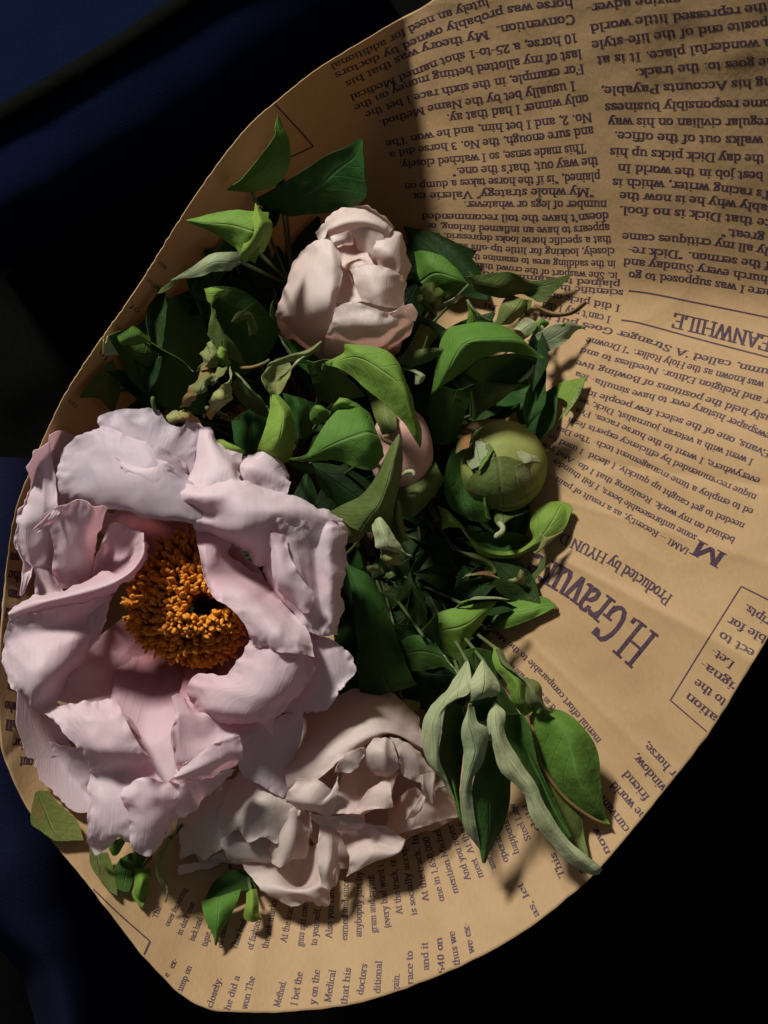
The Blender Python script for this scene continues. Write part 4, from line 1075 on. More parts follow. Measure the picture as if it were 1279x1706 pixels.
pr([[(532, 1373, 0), (562, 1383, -3)], [(529, 1410, 3), (550, 1420, 3), (563, 1430, -4)], [(532, 1450, 4), (548, 1450, 5), (561, 1442, -4)], [(535, 1475, 0), (550, 1478, 0), (555, 1470, -4)]], n=24)
pr([[(552, 1420, -8), (566, 1440, -10)], [(548, 1450, -8), (566, 1460, -10)], [(548, 1478, -10), (560, 1478, -12)]], n=12)
pr([[(396, 1428, -18), (450, 1415, -20), (500, 1415, -22), (540, 1400, -14)], [(413, 1455, -9), (460, 1448, -14), (500, 1474, -18), (537, 1450, -5)], [(436, 1480, -4), (462, 1480, -2), (502, 1484, 0), (540, 1475, 0)],
    [(456, 1492, -6), (485, 1506, -6), (515, 1503, -6), (546, 1510, -6), (552, 1470, -9)]], n=36, ruffle=1.8, rag=2.6)
pr([[(335, 1310, -24), (385, 1300, -16), (430, 1300, -16)], [(300, 1370, -22), (345, 1362, -10), (390, 1350, -12)], [(305, 1430, -24), (330, 1420, -18), (345, 1432, -17), (378, 1400, -16)]], n=32, rag=3.5, ruffle=3)
pr([[(395, 1280, -16), (450, 1285, -8), (505, 1300, -12)], [(366, 1350, -9), (430, 1345, 0), (500, 1345, -5)], [(372, 1400, -8), (392, 1384, -5), (412, 1402, -2), (438, 1392, -2), (458, 1402, -5), (492, 1390, -8)]], n=36, rag=3.5, ruffle=3)
pr([[(455, 1330, -10), (490, 1340, -4), (516, 1355, -12)], [(450, 1395, -9), (482, 1400, -1), (516, 1402, -12)], [(448, 1432, -12), (466, 1446, -5), (486, 1432, -6), (508, 1430, -13)]], n=30, rag=3, ruffle=2.6)
pr([[(366, 1385, -16), (420, 1388, -13), (470, 1392, -13)], [(366, 1418, -15), (410, 1428, -10), (460, 1430, -13)], [(392, 1436, -18), (425, 1440, -16), (455, 1440, -18)]], n=26, rag=3, ruffle=2.4)
pr([[(298, 1440, -30), (340, 1430, -26), (380, 1415, -24)], [(298, 1457, -32), (340, 1448, -28), (380, 1432, -26)]], n=16)
pr([[(440, 1300, -30), (560, 1300, -30), (700, 1290, -36)], [(440, 1370, -32), (560, 1370, -30), (700, 1340, -34)], [(440, 1430, -36), (540, 1440, -34), (640, 1400, -34)]], n=24)
for r_ in ([[(600, 1280, -72), (640, 1290, -72), (660, 1320, -70)], [(680, 1230, -50), (720, 1270, -50), (730, 1310, -48)], [(745, 1285, -24), (755, 1310, -24), (757, 1330, -24)]],):
    sheet('sepal', grid_surface(r_, 16, 16, .6, .03, 1, 0), [M_TOP2, M_UND], ruffled_peony, .0005)
stem_to(ruffled_peony, (590, 1290, -74), 3, 3.2)

# ---------------------------------------------------------------- buds
def bud_body(name, root, c, rx, ry, rz, mat, seg=36, rings=24, seams=0, flush=None):
    C = W(np.array(c, float))
    verts, faces = [], []
    for j in range(rings + 1):
        ph = math.pi * j / rings
        for i in range(seg):
            th_ = 2 * math.pi * i / seg
            v = Vector((math.sin(ph) * math.cos(th_), math.sin(ph) * math.sin(th_), math.cos(ph)))
            k = 1 + .035 * noise.noise(v * 1.6 + Vector((c[0], 0, 0))) + .012 * noise.noise(v * 5)
            if seams:
                k -= .05 * max(0, math.cos(th_ * seams / 2 + ph * 1.6)) ** 30 * math.sin(ph)
            verts.append((C[0] + v.x * rx * k * .001, C[1] + v.y * ry * k * .001, C[2] + v.z * rz * k * .001))
    for j in range(rings):
        for i in range(seg):
            i2 = (i + 1) % seg
            faces.append((j * seg + i, (j + 1) * seg + i, (j + 1) * seg + i2, j * seg + i2))
    return link_mesh(name, verts, faces, mat, root, None, [flush or 0.0] * len(verts))

def sep(root, rows, mats=None, n=18, **kw):
    a = dict(crinkle=.5, freq=.03, ruffle=.8, rag=.8); a.update(kw)
    return sheet('sepal', grid_surface(rows, n, n, **a), mats or [M_TOP, M_UND], root, .0004)

green_bud = thing('peony_bud', 'round closed yellow green peony bud beside the printed title', 'flower bud')
bud_body('bud_body', green_bud, (838, 777, -52), 22.5, 23.5, 24, M_BUD, seams=3)
def on_bud(pts, lift=1.0):
    out = []
    for x, y in pts:
        u = (x - 838) * .2815 * 1.095 / 22.5; v = (y - 777) * .2815 * 1.095 / 23.5
        out.append((x, y, -52 + 24 * math.sqrt(max(0.02, 1 - u * u - v * v)) + lift))
    return out
sep(green_bud, [on_bud(r, l) for r, l in (([(772, 752), (790, 736), (812, 738)], 1.4), ([(776, 768), (796, 756), (812, 752)], 2.2), ([(786, 782), (800, 776), (808, 764)], 3.4))], [M_UND, M_TOP], crinkle=.3)
sep(green_bud, [on_bud(r, l) for r, l in (([(800, 776), (806, 765), (822, 748)], 3), ([(797, 786), (802, 780), (812, 768)], 4))], [M_TOP, M_UND], n=12)
sep(green_bud, [on_bud(r, 1.7) for r in ([(776, 806), (792, 782), (815, 764), (842, 760), (866, 768), (882, 784)], [(780, 818), (798, 806), (820, 798), (846, 796), (868, 800), (888, 806)], [(790, 832), (806, 828), (824, 826), (846, 826), (866, 826), (882, 824)], [(806, 844), (818, 846), (830, 848), (844, 848), (856, 846), (868, 840)])], [M_OLIVE, M_UND], n=26, crinkle=.35, ruffle=.4)  # shell darker than the body, putting the bud's shaded lower half into colour
sep(green_bud, [on_bud(r, 2.2) for r in ([(776, 764), (782, 750), (800, 730)], [(786, 780), (796, 762), (818, 742)], [(798, 792), (808, 776), (824, 758)])], [M_OLIVE, M_UND], n=18, crinkle=.3)
sep(green_bud, [on_bud(r, l) for r, l in (([(856, 738), (870, 744), (882, 745)], 1.2), ([(866, 762), (884, 758), (897, 758)], 2), ([(874, 772), (888, 768), (902, 770)], 3))], [M_UND, M_TOP], crinkle=.6)
sep(green_bud, [on_bud(r, 2.0) for r in ([(858, 776), (880, 768), (902, 774)], [(862, 802), (884, 800), (900, 798)], [(866, 832), (878, 830), (890, 818)])], [M_WILT, M_UND], crinkle=.3)
sep(green_bud, [[(812, 832, -52), (830, 850, -44), (850, 858, -42), (878, 848, -46)], [(820, 845, -48), (832, 862, -40), (850, 862, -39), (878, 853, -44)], [(824, 868, -42), (832, 880, -38), (840, 872, -38), (845, 868, -40)]], [M_OLIVE, M_UND])
tube('sepal_tip', W(crom([(832, 872, -38), (838, 880, -34), (834, 888, -32), (827, 892, -31), (826, 897, -31)], 10)), [.0016, .0015, .0014, .0014, .0014, .0014, .0014, .0013, .0012, .0008], M_UND, green_bud)
sep(green_bud, [[(762, 735, -42), (772, 728, -36), (785, 722, -34)], [(758, 755, -40), (768, 750, -32), (780, 745, -28)]], [M_WILT, M_UND], n=12)
stem_to(green_bud, (835, 790, -74), 2.6, 3)

pink_bud = thing('peony_bud', 'brown pink peony bud half hidden under a bright green leaf', 'flower bud')
M_BUDP = petal_mat('bud_pink', (0.52, 0.32, 0.28), (0.50, 0.29, 0.24), (0.34, 0.19, 0.12), trans=.05)
bud_body('bud_body', pink_bud, (668, 752, -40), 16, 23, 17, M_BUDP, seams=2, flush=.2)
sep(pink_bud, [[(610, 650, -42), (635, 665, -30), (660, 690, -24)], [(625, 700, -30), (640, 700, -22), (660, 715, -19)], [(636, 722, -26), (642, 720, -21), (650, 722, -19)]], [M_OLIVE, M_UND])
sep(pink_bud, [[(660, 815, -30), (690, 805, -30), (725, 770, -36)], [(655, 830, -30), (690, 830, -26), (735, 790, -34)], [(650, 850, -44), (690, 860, -42), (745, 800, -46)]], [M_OLIVE, M_UND])
tube('sepal_tip', W(crom([(668, 794, -20), (678, 786, -17), (688, 786, -15), (690, 795, -15)], 8)), [.0008, .001, .0011, .0011, .0011, .001, .0008, .0006], M_UND, pink_bud)
tube('sepal_tip', W(crom([(650, 740, -18), (640, 734, -14), (637, 728, -14), (648, 726, -16)], 8)), [.0008] * 8, M_WILT, pink_bud)
stem_to(pink_bud, (672, 760, -56), 2.6, 3)

# ---------------------------------------------------------------- leaves
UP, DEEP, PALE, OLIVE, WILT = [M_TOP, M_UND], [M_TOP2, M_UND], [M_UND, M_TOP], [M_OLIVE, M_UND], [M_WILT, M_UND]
LIFT = {}
def leaf(root, rows, mats=UP, n=22, nv=30, name='leaf', **kw):
    a = dict(dh=LIFT.get(root.name, 0.0), crinkle=.55, freq=.03, ruffle=.5, rag=.5); a.update(kw)
    return sheet(name, grid_surface(rows, n, nv, **a), mats, root, .0004)

def petiole(root, a, b, r=.9):
    a = np.array(a, float); b = np.array(b, float)
    a[2] += LIFT.get(root.name, 0.0)
    m = (a + b) / 2; m[2] -= 5
    tube('leaf_stalk', W(crom([a, m, b], 8)), [r * .001] * 8, M_STEM, root, seg=6)

# sprig by the corner box print
s1 = thing('leaf_sprig', 'sprig of pointed green leaves rising in front of the printed corner box', 'leaves')
LIFT[s1.name] = 14
leaf(s1, [[(378, 316, -22), (384, 318, -22), (392, 320, -24)], [(400, 300, -6), (415, 306, -9), (435, 318, -20)], [(430, 265, 2), (444, 285, -3), (470, 300, -12)], [(457, 228, 8), (464, 250, 3), (484, 268, -2)], [(459, 210, 9), (467, 222, 7), (481, 232, 2)], [(463, 190, 8), (464, 191, 8), (466, 193, 7)]])
leaf(s1, [[(420, 335, -46), (450, 350, -46), (480, 360, -48)], [(480, 300, -30), (520, 320, -32), (560, 352, -38)], [(540, 262, -16), (560, 285, -20), (608, 330, -20)], [(575, 246, -8), (590, 262, -10), (607, 290, -8)], [(600, 231, -4), (602, 233, -4), (604, 236, -4)]], DEEP)
leaf(s1, [[(310, 366, 8), (312, 368, 8), (314, 371, 7)], [(335, 360, 6), (345, 372, 7), (350, 386, 4)], [(380, 351, 4), (385, 375, 7), (388, 410, 0)], [(425, 352, 4), (420, 385, 8), (402, 425, 0)], [(448, 354, 2), (440, 388, 3), (425, 440, -4)]], n=24)
leaf(s1, [[(386, 448, -4), (410, 436, -3), (440, 420, -6)], [(400, 420, 3), (428, 400, 6), (450, 395, 0)], [(420, 360, 6), (434, 372, 10), (452, 370, 2)], [(425, 338, 6), (427, 340, 6), (430, 345, 6)]], crinkle=.4)
leaf(s1, [[(284, 467, 4), (286, 467, 4), (288, 467, 4)], [(318, 446, 6), (325, 454, 6), (332, 461, 5)], [(350, 424, 7), (355, 438, 8), (356, 453, 6)], [(380, 420, 6), (380, 436, 6), (378, 452, 5)], [(402, 420, 2), (398, 434, 2), (386, 452, 2)]], PALE)
leaf(s1, [[(262, 490, -10), (275, 486, -8), (290, 475, -6)], [(268, 480, -8), (278, 474, -6), (290, 466, -4)]], OLIVE, n=10, nv=10)
petiole(s1, (430, 420, -4), (480, 470, -70)); petiole(s1, (420, 320, -26), (480, 470, -70)); petiole(s1, (470, 345, -46), (485, 460, -70)); petiole(s1, (400, 436, 0), (470, 470, -60))
stem_to(s1, (480, 468, -68), 1.8, 2.2)

# dark leaves along the lamp-side wall
s2 = thing('leaf_sprig', 'dark folded leaves pressed against the inner paper wall above the open pink peony', 'leaves')
leaf(s2, [[(340, 482, 4), (342, 484, 4), (345, 500, 2)], [(360, 477, 4), (365, 500, 2), (352, 520, -6)], [(395, 481, -2), (395, 530, -8), (348, 560, -16)], [(432, 504, -10), (420, 560, -16), (365, 600, -24)], [(468, 552, -24), (440, 600, -28), (400, 630, -34)]], DEEP, n=28)
leaf(s2, [[(340, 481, 6), (342, 490, 6), (346, 502, 5)], [(352, 479, 8), (354, 490, 8), (354, 506, 6)], [(370, 482, 7), (368, 486, 7), (364, 495, 6)], [(380, 485, 4), (379, 486, 4), (378, 487, 4)]], n=12, nv=14)
leaf(s2, [[(384, 536, -2), (386, 538, -2), (390, 541, -3)], [(396, 520, 2), (402, 528, 2), (408, 532, -2)], [(415, 520, 2), (418, 526, 2), (412, 536, -4)], [(430, 545, -6), (425, 556, -8), (415, 560, -10)]], OLIVE, n=12, nv=14)
leaf(s2, [[(352, 505, 2), (356, 520, 4), (362, 540, 2)], [(348, 540, -2), (370, 560, 2), (395, 580, -6)], [(345, 558, -6), (372, 590, -2), (410, 610, -12)]], OLIVE)
leaf(s2, [[(180, 560, -6), (182, 562, -6), (184, 566, -6)], [(200, 552, -4), (230, 590, -10), (215, 630, -20)], [(225, 545, -10), (280, 590, -20), (260, 670, -34)], [(280, 500, -26), (320, 600, -34), (300, 690, -46)], [(330, 480, -46), (350, 600, -50), (340, 690, -56)]], DEEP, n=26)
leaf(s2, [[(195, 560, 2), (200, 572, 1), (205, 576, -2)], [(212, 550, 5), (220, 562, 4), (226, 575, 0)], [(224, 544, 3), (234, 560, 2), (240, 572, -2)], [(250, 568, -6), (251, 569, -6), (252, 570, -6)]], n=12, nv=14)
leaf(s2, [[(173, 566, 2), (176, 572, 2), (180, 560, 0)], [(172, 588, 2), (180, 590, 3), (190, 578, 0)], [(174, 592, 0), (186, 592, 1), (198, 592, -2)]], PALE, n=12, nv=12)
leaf(s2, [[(133, 660, -4), (134, 661, -4), (136, 663, -4)], [(155, 632, -4), (162, 646, -6), (165, 664, -12)], [(178, 608, -8), (182, 650, -14), (180, 680, -22)], [(190, 600, -20), (200, 650, -26), (190, 690, -30)]], OLIVE)
leaf(s2, [[(230, 560, -8), (260, 580, -14), (280, 590, -20)], [(300, 600, -14), (305, 606, -16), (310, 612, -20)], [(320, 618, -18), (321, 619, -18), (322, 620, -18)]], DEEP, n=12, nv=14)
petiole(s2, (330, 600, -46), (430, 640, -90)); petiole(s2, (430, 600, -26), (450, 640, -90)); petiole(s2, (190, 650, -26), (400, 660, -100), .8)
stem_to(s2, (440, 642, -92), 1.8, 2.2)

# withered cluster
s3 = thing('withered_leaves', 'crumpled withered leaf tuft with brown tips above the open pink peony', 'leaves')
LIFT[s3.name] = 12
for rws, mt in (
    ([[(336, 590, -6), (345, 575, -2), (352, 567, 0)], [(334, 605, 0), (348, 598, 4), (360, 588, 0)], [(330, 618, -4), (345, 615, 2), (358, 612, -4)]], WILT),
    ([[(300, 680, -4), (318, 670, 0), (335, 655, 0)], [(310, 660, 2), (332, 655, 7), (350, 640, 2)], [(328, 636, 2), (342, 632, 6), (358, 625, 0)], [(335, 622, -4), (345, 620, -2), (355, 618, -4)]], WILT),
    ([[(340, 695, -6), (350, 670, 2), (362, 650, 4)], [(345, 690, -4), (365, 670, 6), (372, 640, 8)], [(352, 698, -8), (380, 668, 2), (384, 625, 6)], [(360, 690, -12), (388, 650, -4), (380, 612, 2)]], WILT),
    ([[(282, 690, -8), (292, 683, -4), (305, 680, -4)], [(288, 700, -6), (305, 697, -2), (318, 690, -4)], [(300, 703, -10), (320, 704, -8), (335, 702, -8)]], WILT),
    ([[(350, 590, -8), (362, 580, -2), (372, 578, -4)], [(352, 600, -2), (368, 598, 2), (380, 592, -6)], [(370, 612, -8), (378, 608, -4), (384, 604, -8)]], UP),
    ([[(385, 690, -12), (395, 692, -8), (405, 690, -10)], [(365, 696, -10), (380, 700, -6), (395, 702, -10)]], WILT),
    ([[(340, 640, -4), (352, 622, 2), (362, 615, 0)], [(350, 645, -2), (362, 635, 3), (380, 612, 4)]], WILT)):
    leaf(s3, rws, mt, n=16, nv=20, crinkle=2.6, freq=.07, ruffle=2.2, rag=2.5)
leaf(s3, [[(385, 615, -8), (395, 625, -8), (385, 640, -14)], [(410, 640, -8), (420, 655, -10), (400, 670, -20)], [(440, 670, -14), (445, 680, -16), (430, 690, -22)], [(452, 695, -18), (453, 696, -18), (452, 698, -20)]], OLIVE)
leaf(s3, [[(385, 700, -30), (420, 680, -26), (450, 690, -30)], [(390, 740, -30), (420, 740, -24), (440, 745, -30)], [(395, 770, -34), (410, 775, -32), (430, 770, -34)]], DEEP)
leaf(s3, [[(355, 735, -12), (368, 732, -10), (385, 738, -12)], [(372, 748, -10), (388, 746, -8), (402, 748, -10)], [(390, 762, -14), (402, 760, -12), (408, 752, -14)]], UP, n=14, nv=14)
tube('leaf_stalk', W(crom([(262, 690, 6), (257, 680, 11), (254, 668, 13), (255, 661, 13)], 8)), [.0011, .001, .001, .001, .001, .001, .001, .0008], M_WILT, s3)
petiole(s3, (345, 680, -8), (430, 720, -90), 1.2); petiole(s3, (420, 690, -26), (440, 720, -90))
stem_to(s3, (436, 720, -90), 1.8, 2.2)

# twisted leaves between the two pale flowers
s4 = thing('leaf_sprig', 'twisted curled green leaf with a brown rolled edge between the two pale flowers', 'leaves')
leaf(s4, [[(445, 612, 2), (460, 606, 0), (478, 600, 2)], [(438, 628, 6), (458, 626, -2), (485, 612, 4)], [(442, 645, 6), (460, 645, 0), (480, 632, 6)], [(452, 660, 2), (460, 662, 0), (468, 655, 2)]], WILT, crinkle=1.4)
leaf(s4, [[(445, 610, 4), (450, 605, 6), (455, 610, 3)], [(480, 592, 9), (485, 594, 9), (482, 604, 6)], [(510, 583, 9), (515, 588, 9), (508, 598, 6)], [(535, 567, 7), (537, 570, 7), (534, 580, 5)]], WILT, crinkle=.8)
leaf(s4, [[(482, 618, 4), (486, 616, 6), (488, 610, 4)], [(492, 605, 8), (497, 602, 9), (500, 595, 7)], [(515, 588, 8), (518, 586, 8), (520, 580, 7)]], WILT, n=8, nv=16)
leaf(s4, [[(450, 655, 2), (456, 658, 3), (462, 655, 2)], [(448, 690, 2), (470, 690, 7), (484, 685, 0)], [(438, 725, 2), (468, 722, 8), (493, 722, -2)], [(428, 752, -2), (460, 755, 2), (488, 752, -8)], [(440, 770, -12), (465, 775, -10), (485, 768, -14)]], UP, n=24, crinkle=.8)
leaf(s4, [[(470, 655, -20), (490, 660, -18), (510, 665, -22)], [(480, 690, -22), (500, 690, -18), (518, 690, -24)], [(480, 730, -26), (500, 730, -24), (520, 720, -28)]], DEEP)
leaf(s4, [[(510, 600, -14), (530, 606, -12), (560, 612, -16)], [(518, 630, -22), (545, 640, -20), (590, 640, -26)], [(530, 670, -34), (560, 670, -34), (610, 660, -40)]], DEEP)
tube('leaf_stalk', W(crom([(400, 613, -10), (420, 612, -6), (440, 605, -4), (448, 600, -2)], 8)), [.0008] * 8, M_WILT, s4)
petiole(s4, (465, 765, -10), (480, 760, -90)); petiole(s4, (500, 725, -26), (490, 755, -90)); petiole(s4, (560, 665, -36), (495, 750, -92))
stem_to(s4, (486, 756, -90), 1.8, 2.2)

# bright leaves in the middle
s5 = thing('leaf_sprig', 'two broad bright green leaves in the middle beside the brown pink bud', 'leaves')
leaf(s5, [[(483, 763, 0), (484, 765, 0), (485, 767, 0)], [(510, 757, 5), (515, 763, 5), (520, 769, 2)], [(532, 720, 6), (545, 745, 9), (550, 767, 3)], [(555, 690, 2), (580, 730, 11), (590, 777, 4)], [(590, 668, -2), (612, 720, 11), (622, 783, 2)], [(615, 688, -6), (632, 725, 4), (640, 760, -2)]], n=28, crinkle=.9)
leaf(s5, [[(516, 690, -4), (518, 700, -4), (522, 708, -6)], [(522, 677, 2), (530, 685, 3), (535, 705, -2)], [(535, 675, 2), (542, 685, 2), (545, 700, -4)], [(548, 686, -4), (550, 690, -5), (550, 700, -8)]], n=12, nv=14)
leaf(s5, [[(545, 700, -4), (550, 690, -4), (560, 685, -4)], [(555, 675, 3), (570, 672, 5), (580, 680, 3)], [(565, 662, 3), (578, 663, 4), (590, 670, 2)]], n=12, nv=14)
leaf(s5, [[(538, 605, -6), (540, 606, -6), (542, 608, -6)], [(572, 588, 4), (566, 600, 4), (560, 612, 2)], [(576, 573, 10), (596, 596, 12), (592, 632, 4)], [(632, 580, 13), (640, 620, 17), (630, 664, 8)], [(662, 603, 11), (672, 650, 17), (668, 700, 8)], [(684, 660, 8), (690, 700, 11), (688, 728, 5)], [(702, 715, 3), (702, 735, 3), (700, 748, 0)]], n=26, nv=40, crinkle=.8)
leaf(s5, [[(530, 610, -8), (545, 606, -6), (558, 606, -4)], [(520, 605, -6), (540, 600, -4), (556, 602, -2)]], OLIVE, n=10, nv=10)
leaf(s5, [[(480, 770, -14), (500, 772, -14), (520, 772, -16)], [(490, 780, -16), (508, 784, -15), (524, 780, -18)], [(505, 788, -18), (515, 790, -18), (525, 788, -20)]], DEEP, n=12, nv=12)
petiole(s5, (635, 745, -4), (560, 800, -90)); petiole(s5, (540, 606, -6), (520, 720, -90))
stem_to(s5, (550, 780, -92), 1.8, 2.2)

# leaf pair behind the green bud
s6 = thing('leaf_sprig', 'broad bright green arched leaf with a dark curled twin above the round green bud', 'leaves')
LIFT[s6.name] = -8
leaf(s6, [[(716, 660, -14), (717, 658, -14), (720, 655, -16)], [(722, 640, -10), (735, 642, -6), (755, 632, -12)], [(728, 600, -8), (750, 610, 2), (775, 616, -8)], [(736, 562, -10), (770, 575, 8), (800, 598, -2)], [(762, 541, -8), (800, 565, 10), (840, 587, 0)], [(835, 541, -4), (860, 565, 4), (875, 592, -2)], [(880, 574, -4), (890, 584, -3), (896, 596, -4)], [(906, 598, -6), (907, 598, -6), (908, 599, -6)]], n=26, nv=40, crinkle=.7)
leaf(s6, [[(775, 620, -12), (800, 640, -20), (800, 660, -24)], [(800, 600, -6), (830, 625, -20), (850, 640, -20)], [(850, 590, -4), (870, 610, -16), (868, 636, -12)], [(895, 598, -8), (893, 604, -10), (888, 612, -10)]], DEEP)
leaf(s6, [[(862, 636, -11), (866, 634, -10), (866, 638, -12)], [(878, 620, -9), (880, 620, -8), (884, 624, -9)], [(888, 606, -8), (889, 607, -8), (891, 608, -8)]], PALE, n=8, nv=12)
leaf(s6, [[(782, 690, -40), (790, 700, -38), (800, 690, -40)], [(785, 650, -30), (810, 660, -24), (830, 672, -28)], [(800, 636, -22), (835, 645, -18), (850, 655, -22)], [(868, 639, -16), (869, 640, -16), (870, 641, -16)]], OLIVE)
leaf(s6, [[(730, 640, -26), (760, 650, -28), (790, 640, -30)], [(715, 680, -36), (745, 690, -34), (775, 690, -36)], [(720, 740, -46), (740, 740, -44), (760, 735, -46)]], DEEP)
leaf(s6, [[(660, 597, -8), (662, 600, -8), (665, 606, -8)], [(685, 585, -4), (690, 597, -4), (695, 610, -8)], [(715, 580, -4), (718, 588, -4), (720, 598, -8)], [(738, 580, -4), (739, 582, -4), (740, 584, -4)]], OLIVE, n=16, nv=20, crinkle=1)
leaf(s6, [[(670, 614, -6), (680, 616, -4), (690, 614, -6)], [(690, 622, -4), (700, 626, -2), (708, 625, -4)], [(690, 640, -6), (698, 640, -4), (706, 634, -6)]], PALE, n=12, nv=12)
leaf(s6, [[(776, 540, -14), (786, 540, -12), (800, 540, -14)], [(780, 520, -10), (786, 520, -10), (792, 520, -12)], [(778, 500, -8), (779, 500, -8), (780, 501, -8)]], UP, n=10, nv=14)
tube('leaf_stalk', W(crom([(778, 500, -16), (788, 515, -15), (805, 530, -17), (820, 536, -20)], 8)), [.0007] * 8, M_WILT, s6)
petiole(s6, (730, 640, -14), (690, 720, -90)); petiole(s6, (790, 690, -42), (720, 720, -90)); petiole(s6, (740, 735, -48), (715, 730, -90))
stem_to(s6, (705, 722, -92), 1.8, 2.2)

# leaves reaching across the right hand text
s7 = thing('leaf_sprig', 'dark curled leaves and a frayed pale leaf lying across the small newspaper text', 'leaves')
LIFT[s7.name] = -34
leaf(s7, [[(690, 420, -22), (700, 470, -24), (738, 500, -28)], [(705, 418, -16), (725, 455, -14), (745, 495, -22)], [(745, 432, -14), (755, 462, -12), (762, 486, -18)], [(778, 470, -16), (779, 471, -16), (779, 472, -16)]], UP, n=22)
leaf(s7, [[(776, 462, -24), (785, 470, -26), (790, 485, -30)], [(820, 456, -22), (830, 478, -24), (830, 496, -32)], [(852, 455, -20), (862, 470, -24), (870, 490, -34)], [(885, 468, -24), (895, 478, -26), (900, 504, -34)], [(920, 464, -26), (925, 472, -28), (925, 485, -32)], [(948, 458, -28), (949, 459, -28), (950, 460, -28)]], OLIVE, n=20)
leaf(s7, [[(825, 540, -36), (835, 542, -34), (850, 540, -36)], [(835, 505, -32), (860, 515, -28), (880, 515, -34)], [(850, 490, -34), (870, 498, -30), (885, 500, -34)]], OLIVE)
leaf(s7, [[(878, 568, -14), (890, 580, -14), (902, 592, -16)], [(905, 550, -10), (918, 565, -12), (925, 580, -14)], [(940, 536, -8), (948, 546, -9), (950, 562, -12)], [(965, 540, -10), (968, 546, -10), (966, 552, -12)], [(978, 545, -12), (978, 547, -12), (977, 550, -12)]], PALE, crinkle=1.4, rag=2, ruffle=1.2)
leaf(s7, [[(855, 548, -20), (868, 552, -18), (878, 562, -20)], [(875, 530, -16), (888, 540, -16), (895, 550, -18)], [(900, 540, -16), (906, 546, -16), (905, 552, -18)]], PALE, n=14, nv=16, crinkle=1.4, rag=2)
leaf(s7, [[(880, 560, -18), (890, 555, -17), (900, 552, -18)], [(890, 542, -16), (902, 538, -15), (915, 540, -18)], [(898, 532, -16), (903, 530, -16), (908, 532, -17)]], UP, n=12, nv=12)
tube('leaf_stalk', W(crom([(890, 508, -66), (920, 522, -64), (950, 520, -58), (975, 502, -52)], 10)), [.0009, .0009, .0009, .0008, .0008, .0007, .0007, .0006, .0006, .0005], M_EDGE, s7)
leaf(s7, [[(925, 660, -22), (945, 672, -24), (930, 700, -40)], [(930, 640, -18), (952, 652, -20), (955, 672, -30)], [(955, 632, -18), (965, 638, -18), (968, 652, -22)], [(975, 628, -18), (975, 629, -18), (976, 630, -18)]], UP, n=18)
leaf(s7, [[(968, 640, -20), (970, 645, -19), (974, 640, -20)], [(958, 660, -22), (962, 664, -21), (966, 656, -22)], [(940, 690, -30), (942, 694, -30), (945, 690, -30)]], PALE, n=8, nv=14)
leaf(s7, [[(860, 640, -60), (890, 660, -56), (930, 640, -50)], [(860, 690, -64), (890, 700, -62), (925, 700, -56)], [(880, 730, -70), (895, 735, -70), (910, 725, -66)]], DEEP)
for rws in ([[(700, 480, -14), (715, 470, -10), (735, 478, -14)], [(705, 500, -12), (720, 490, -6), (738, 495, -12)], [(718, 520, -16), (725, 515, -12), (735, 510, -16)]],
            [[(690, 495, -20), (705, 490, -16), (720, 500, -18)], [(700, 510, -18), (715, 512, -12), (728, 520, -18)], [(720, 530, -20), (726, 528, -18), (730, 525, -20)]]):
    leaf(s7, rws, OLIVE, n=14, nv=16, crinkle=2, freq=.07, ruffle=1.5, rag=1.5)
leaf(s7, [[(738, 505, -24), (750, 500, -20), (765, 490, -22)], [(742, 512, -26), (755, 506, -22), (772, 494, -24)]], PALE, n=10, nv=10)
leaf(s7, [[(672, 590, -30), (685, 570, -26), (700, 540, -26)], [(665, 600, -34), (690, 580, -28), (715, 545, -28)], [(665, 610, -44), (700, 595, -40), (730, 560, -40)]], OLIVE)
petiole(s7, (780, 475, -28), (700, 560, -90)); petiole(s7, (735, 490, -24), (690, 560, -90)); petiole(s7, (885, 575, -18), (740, 600, -95)); petiole(s7, (930, 690, -40), (740, 640, -100)); petiole(s7, (895, 730, -70), (740, 660, -104)); petiole(s7, (830, 535, -38), (720, 590, -95))
stem_to(s7, (705, 580, -94), 1.8, 2.2)

# leaf hugging the green bud and ribbon below it
s8 = thing('leaf_sprig', 'curled ribbon leaves sweeping under the round green bud', 'leaves')
LIFT[s8.name] = -30
leaf(s8, [[(752, 748, -20), (765, 745, -17), (780, 752, -18)], [(742, 785, -16), (768, 785, -20), (792, 775, -10)], [(740, 815, -14), (772, 820, -22), (804, 805, -8)], [(748, 842, -16), (778, 850, -20), (808, 840, -10)], [(772, 862, -22), (790, 868, -22), (815, 868, -16)]], DEEP, n=24)
leaf(s8, [[(790, 772, -9), (795, 772, -8), (798, 775, -9)], [(802, 800, -7), (806, 800, -5), (807, 802, -7)], [(804, 830, -8), (808, 832, -6), (809, 832, -8)], [(808, 860, -14), (812, 864, -13), (818, 866, -14)]], UP, n=8, nv=20)
leaf(s8, [[(728, 842, -18), (735, 860, -18), (736, 882, -20)], [(745, 850, -14), (752, 868, -14), (752, 878, -18)], [(765, 870, -20), (768, 880, -20), (772, 884, -22)], [(785, 895, -24), (788, 906, -22), (795, 920, -24)], [(820, 916, -24), (822, 922, -20), (826, 930, -22)], [(860, 915, -22), (860, 922, -18), (862, 929, -20)], [(888, 898, -16), (890, 905, -14), (892, 912, -16)], [(882, 875, -14), (905, 890, -12), (910, 905, -14)], [(892, 850, -14), (922, 865, -10), (940, 882, -12)], [(915, 836, -16), (935, 842, -14), (952, 852, -16)], [(935, 836, -22), (948, 840, -22), (956, 850, -22)]], UP, n=20, nv=56)
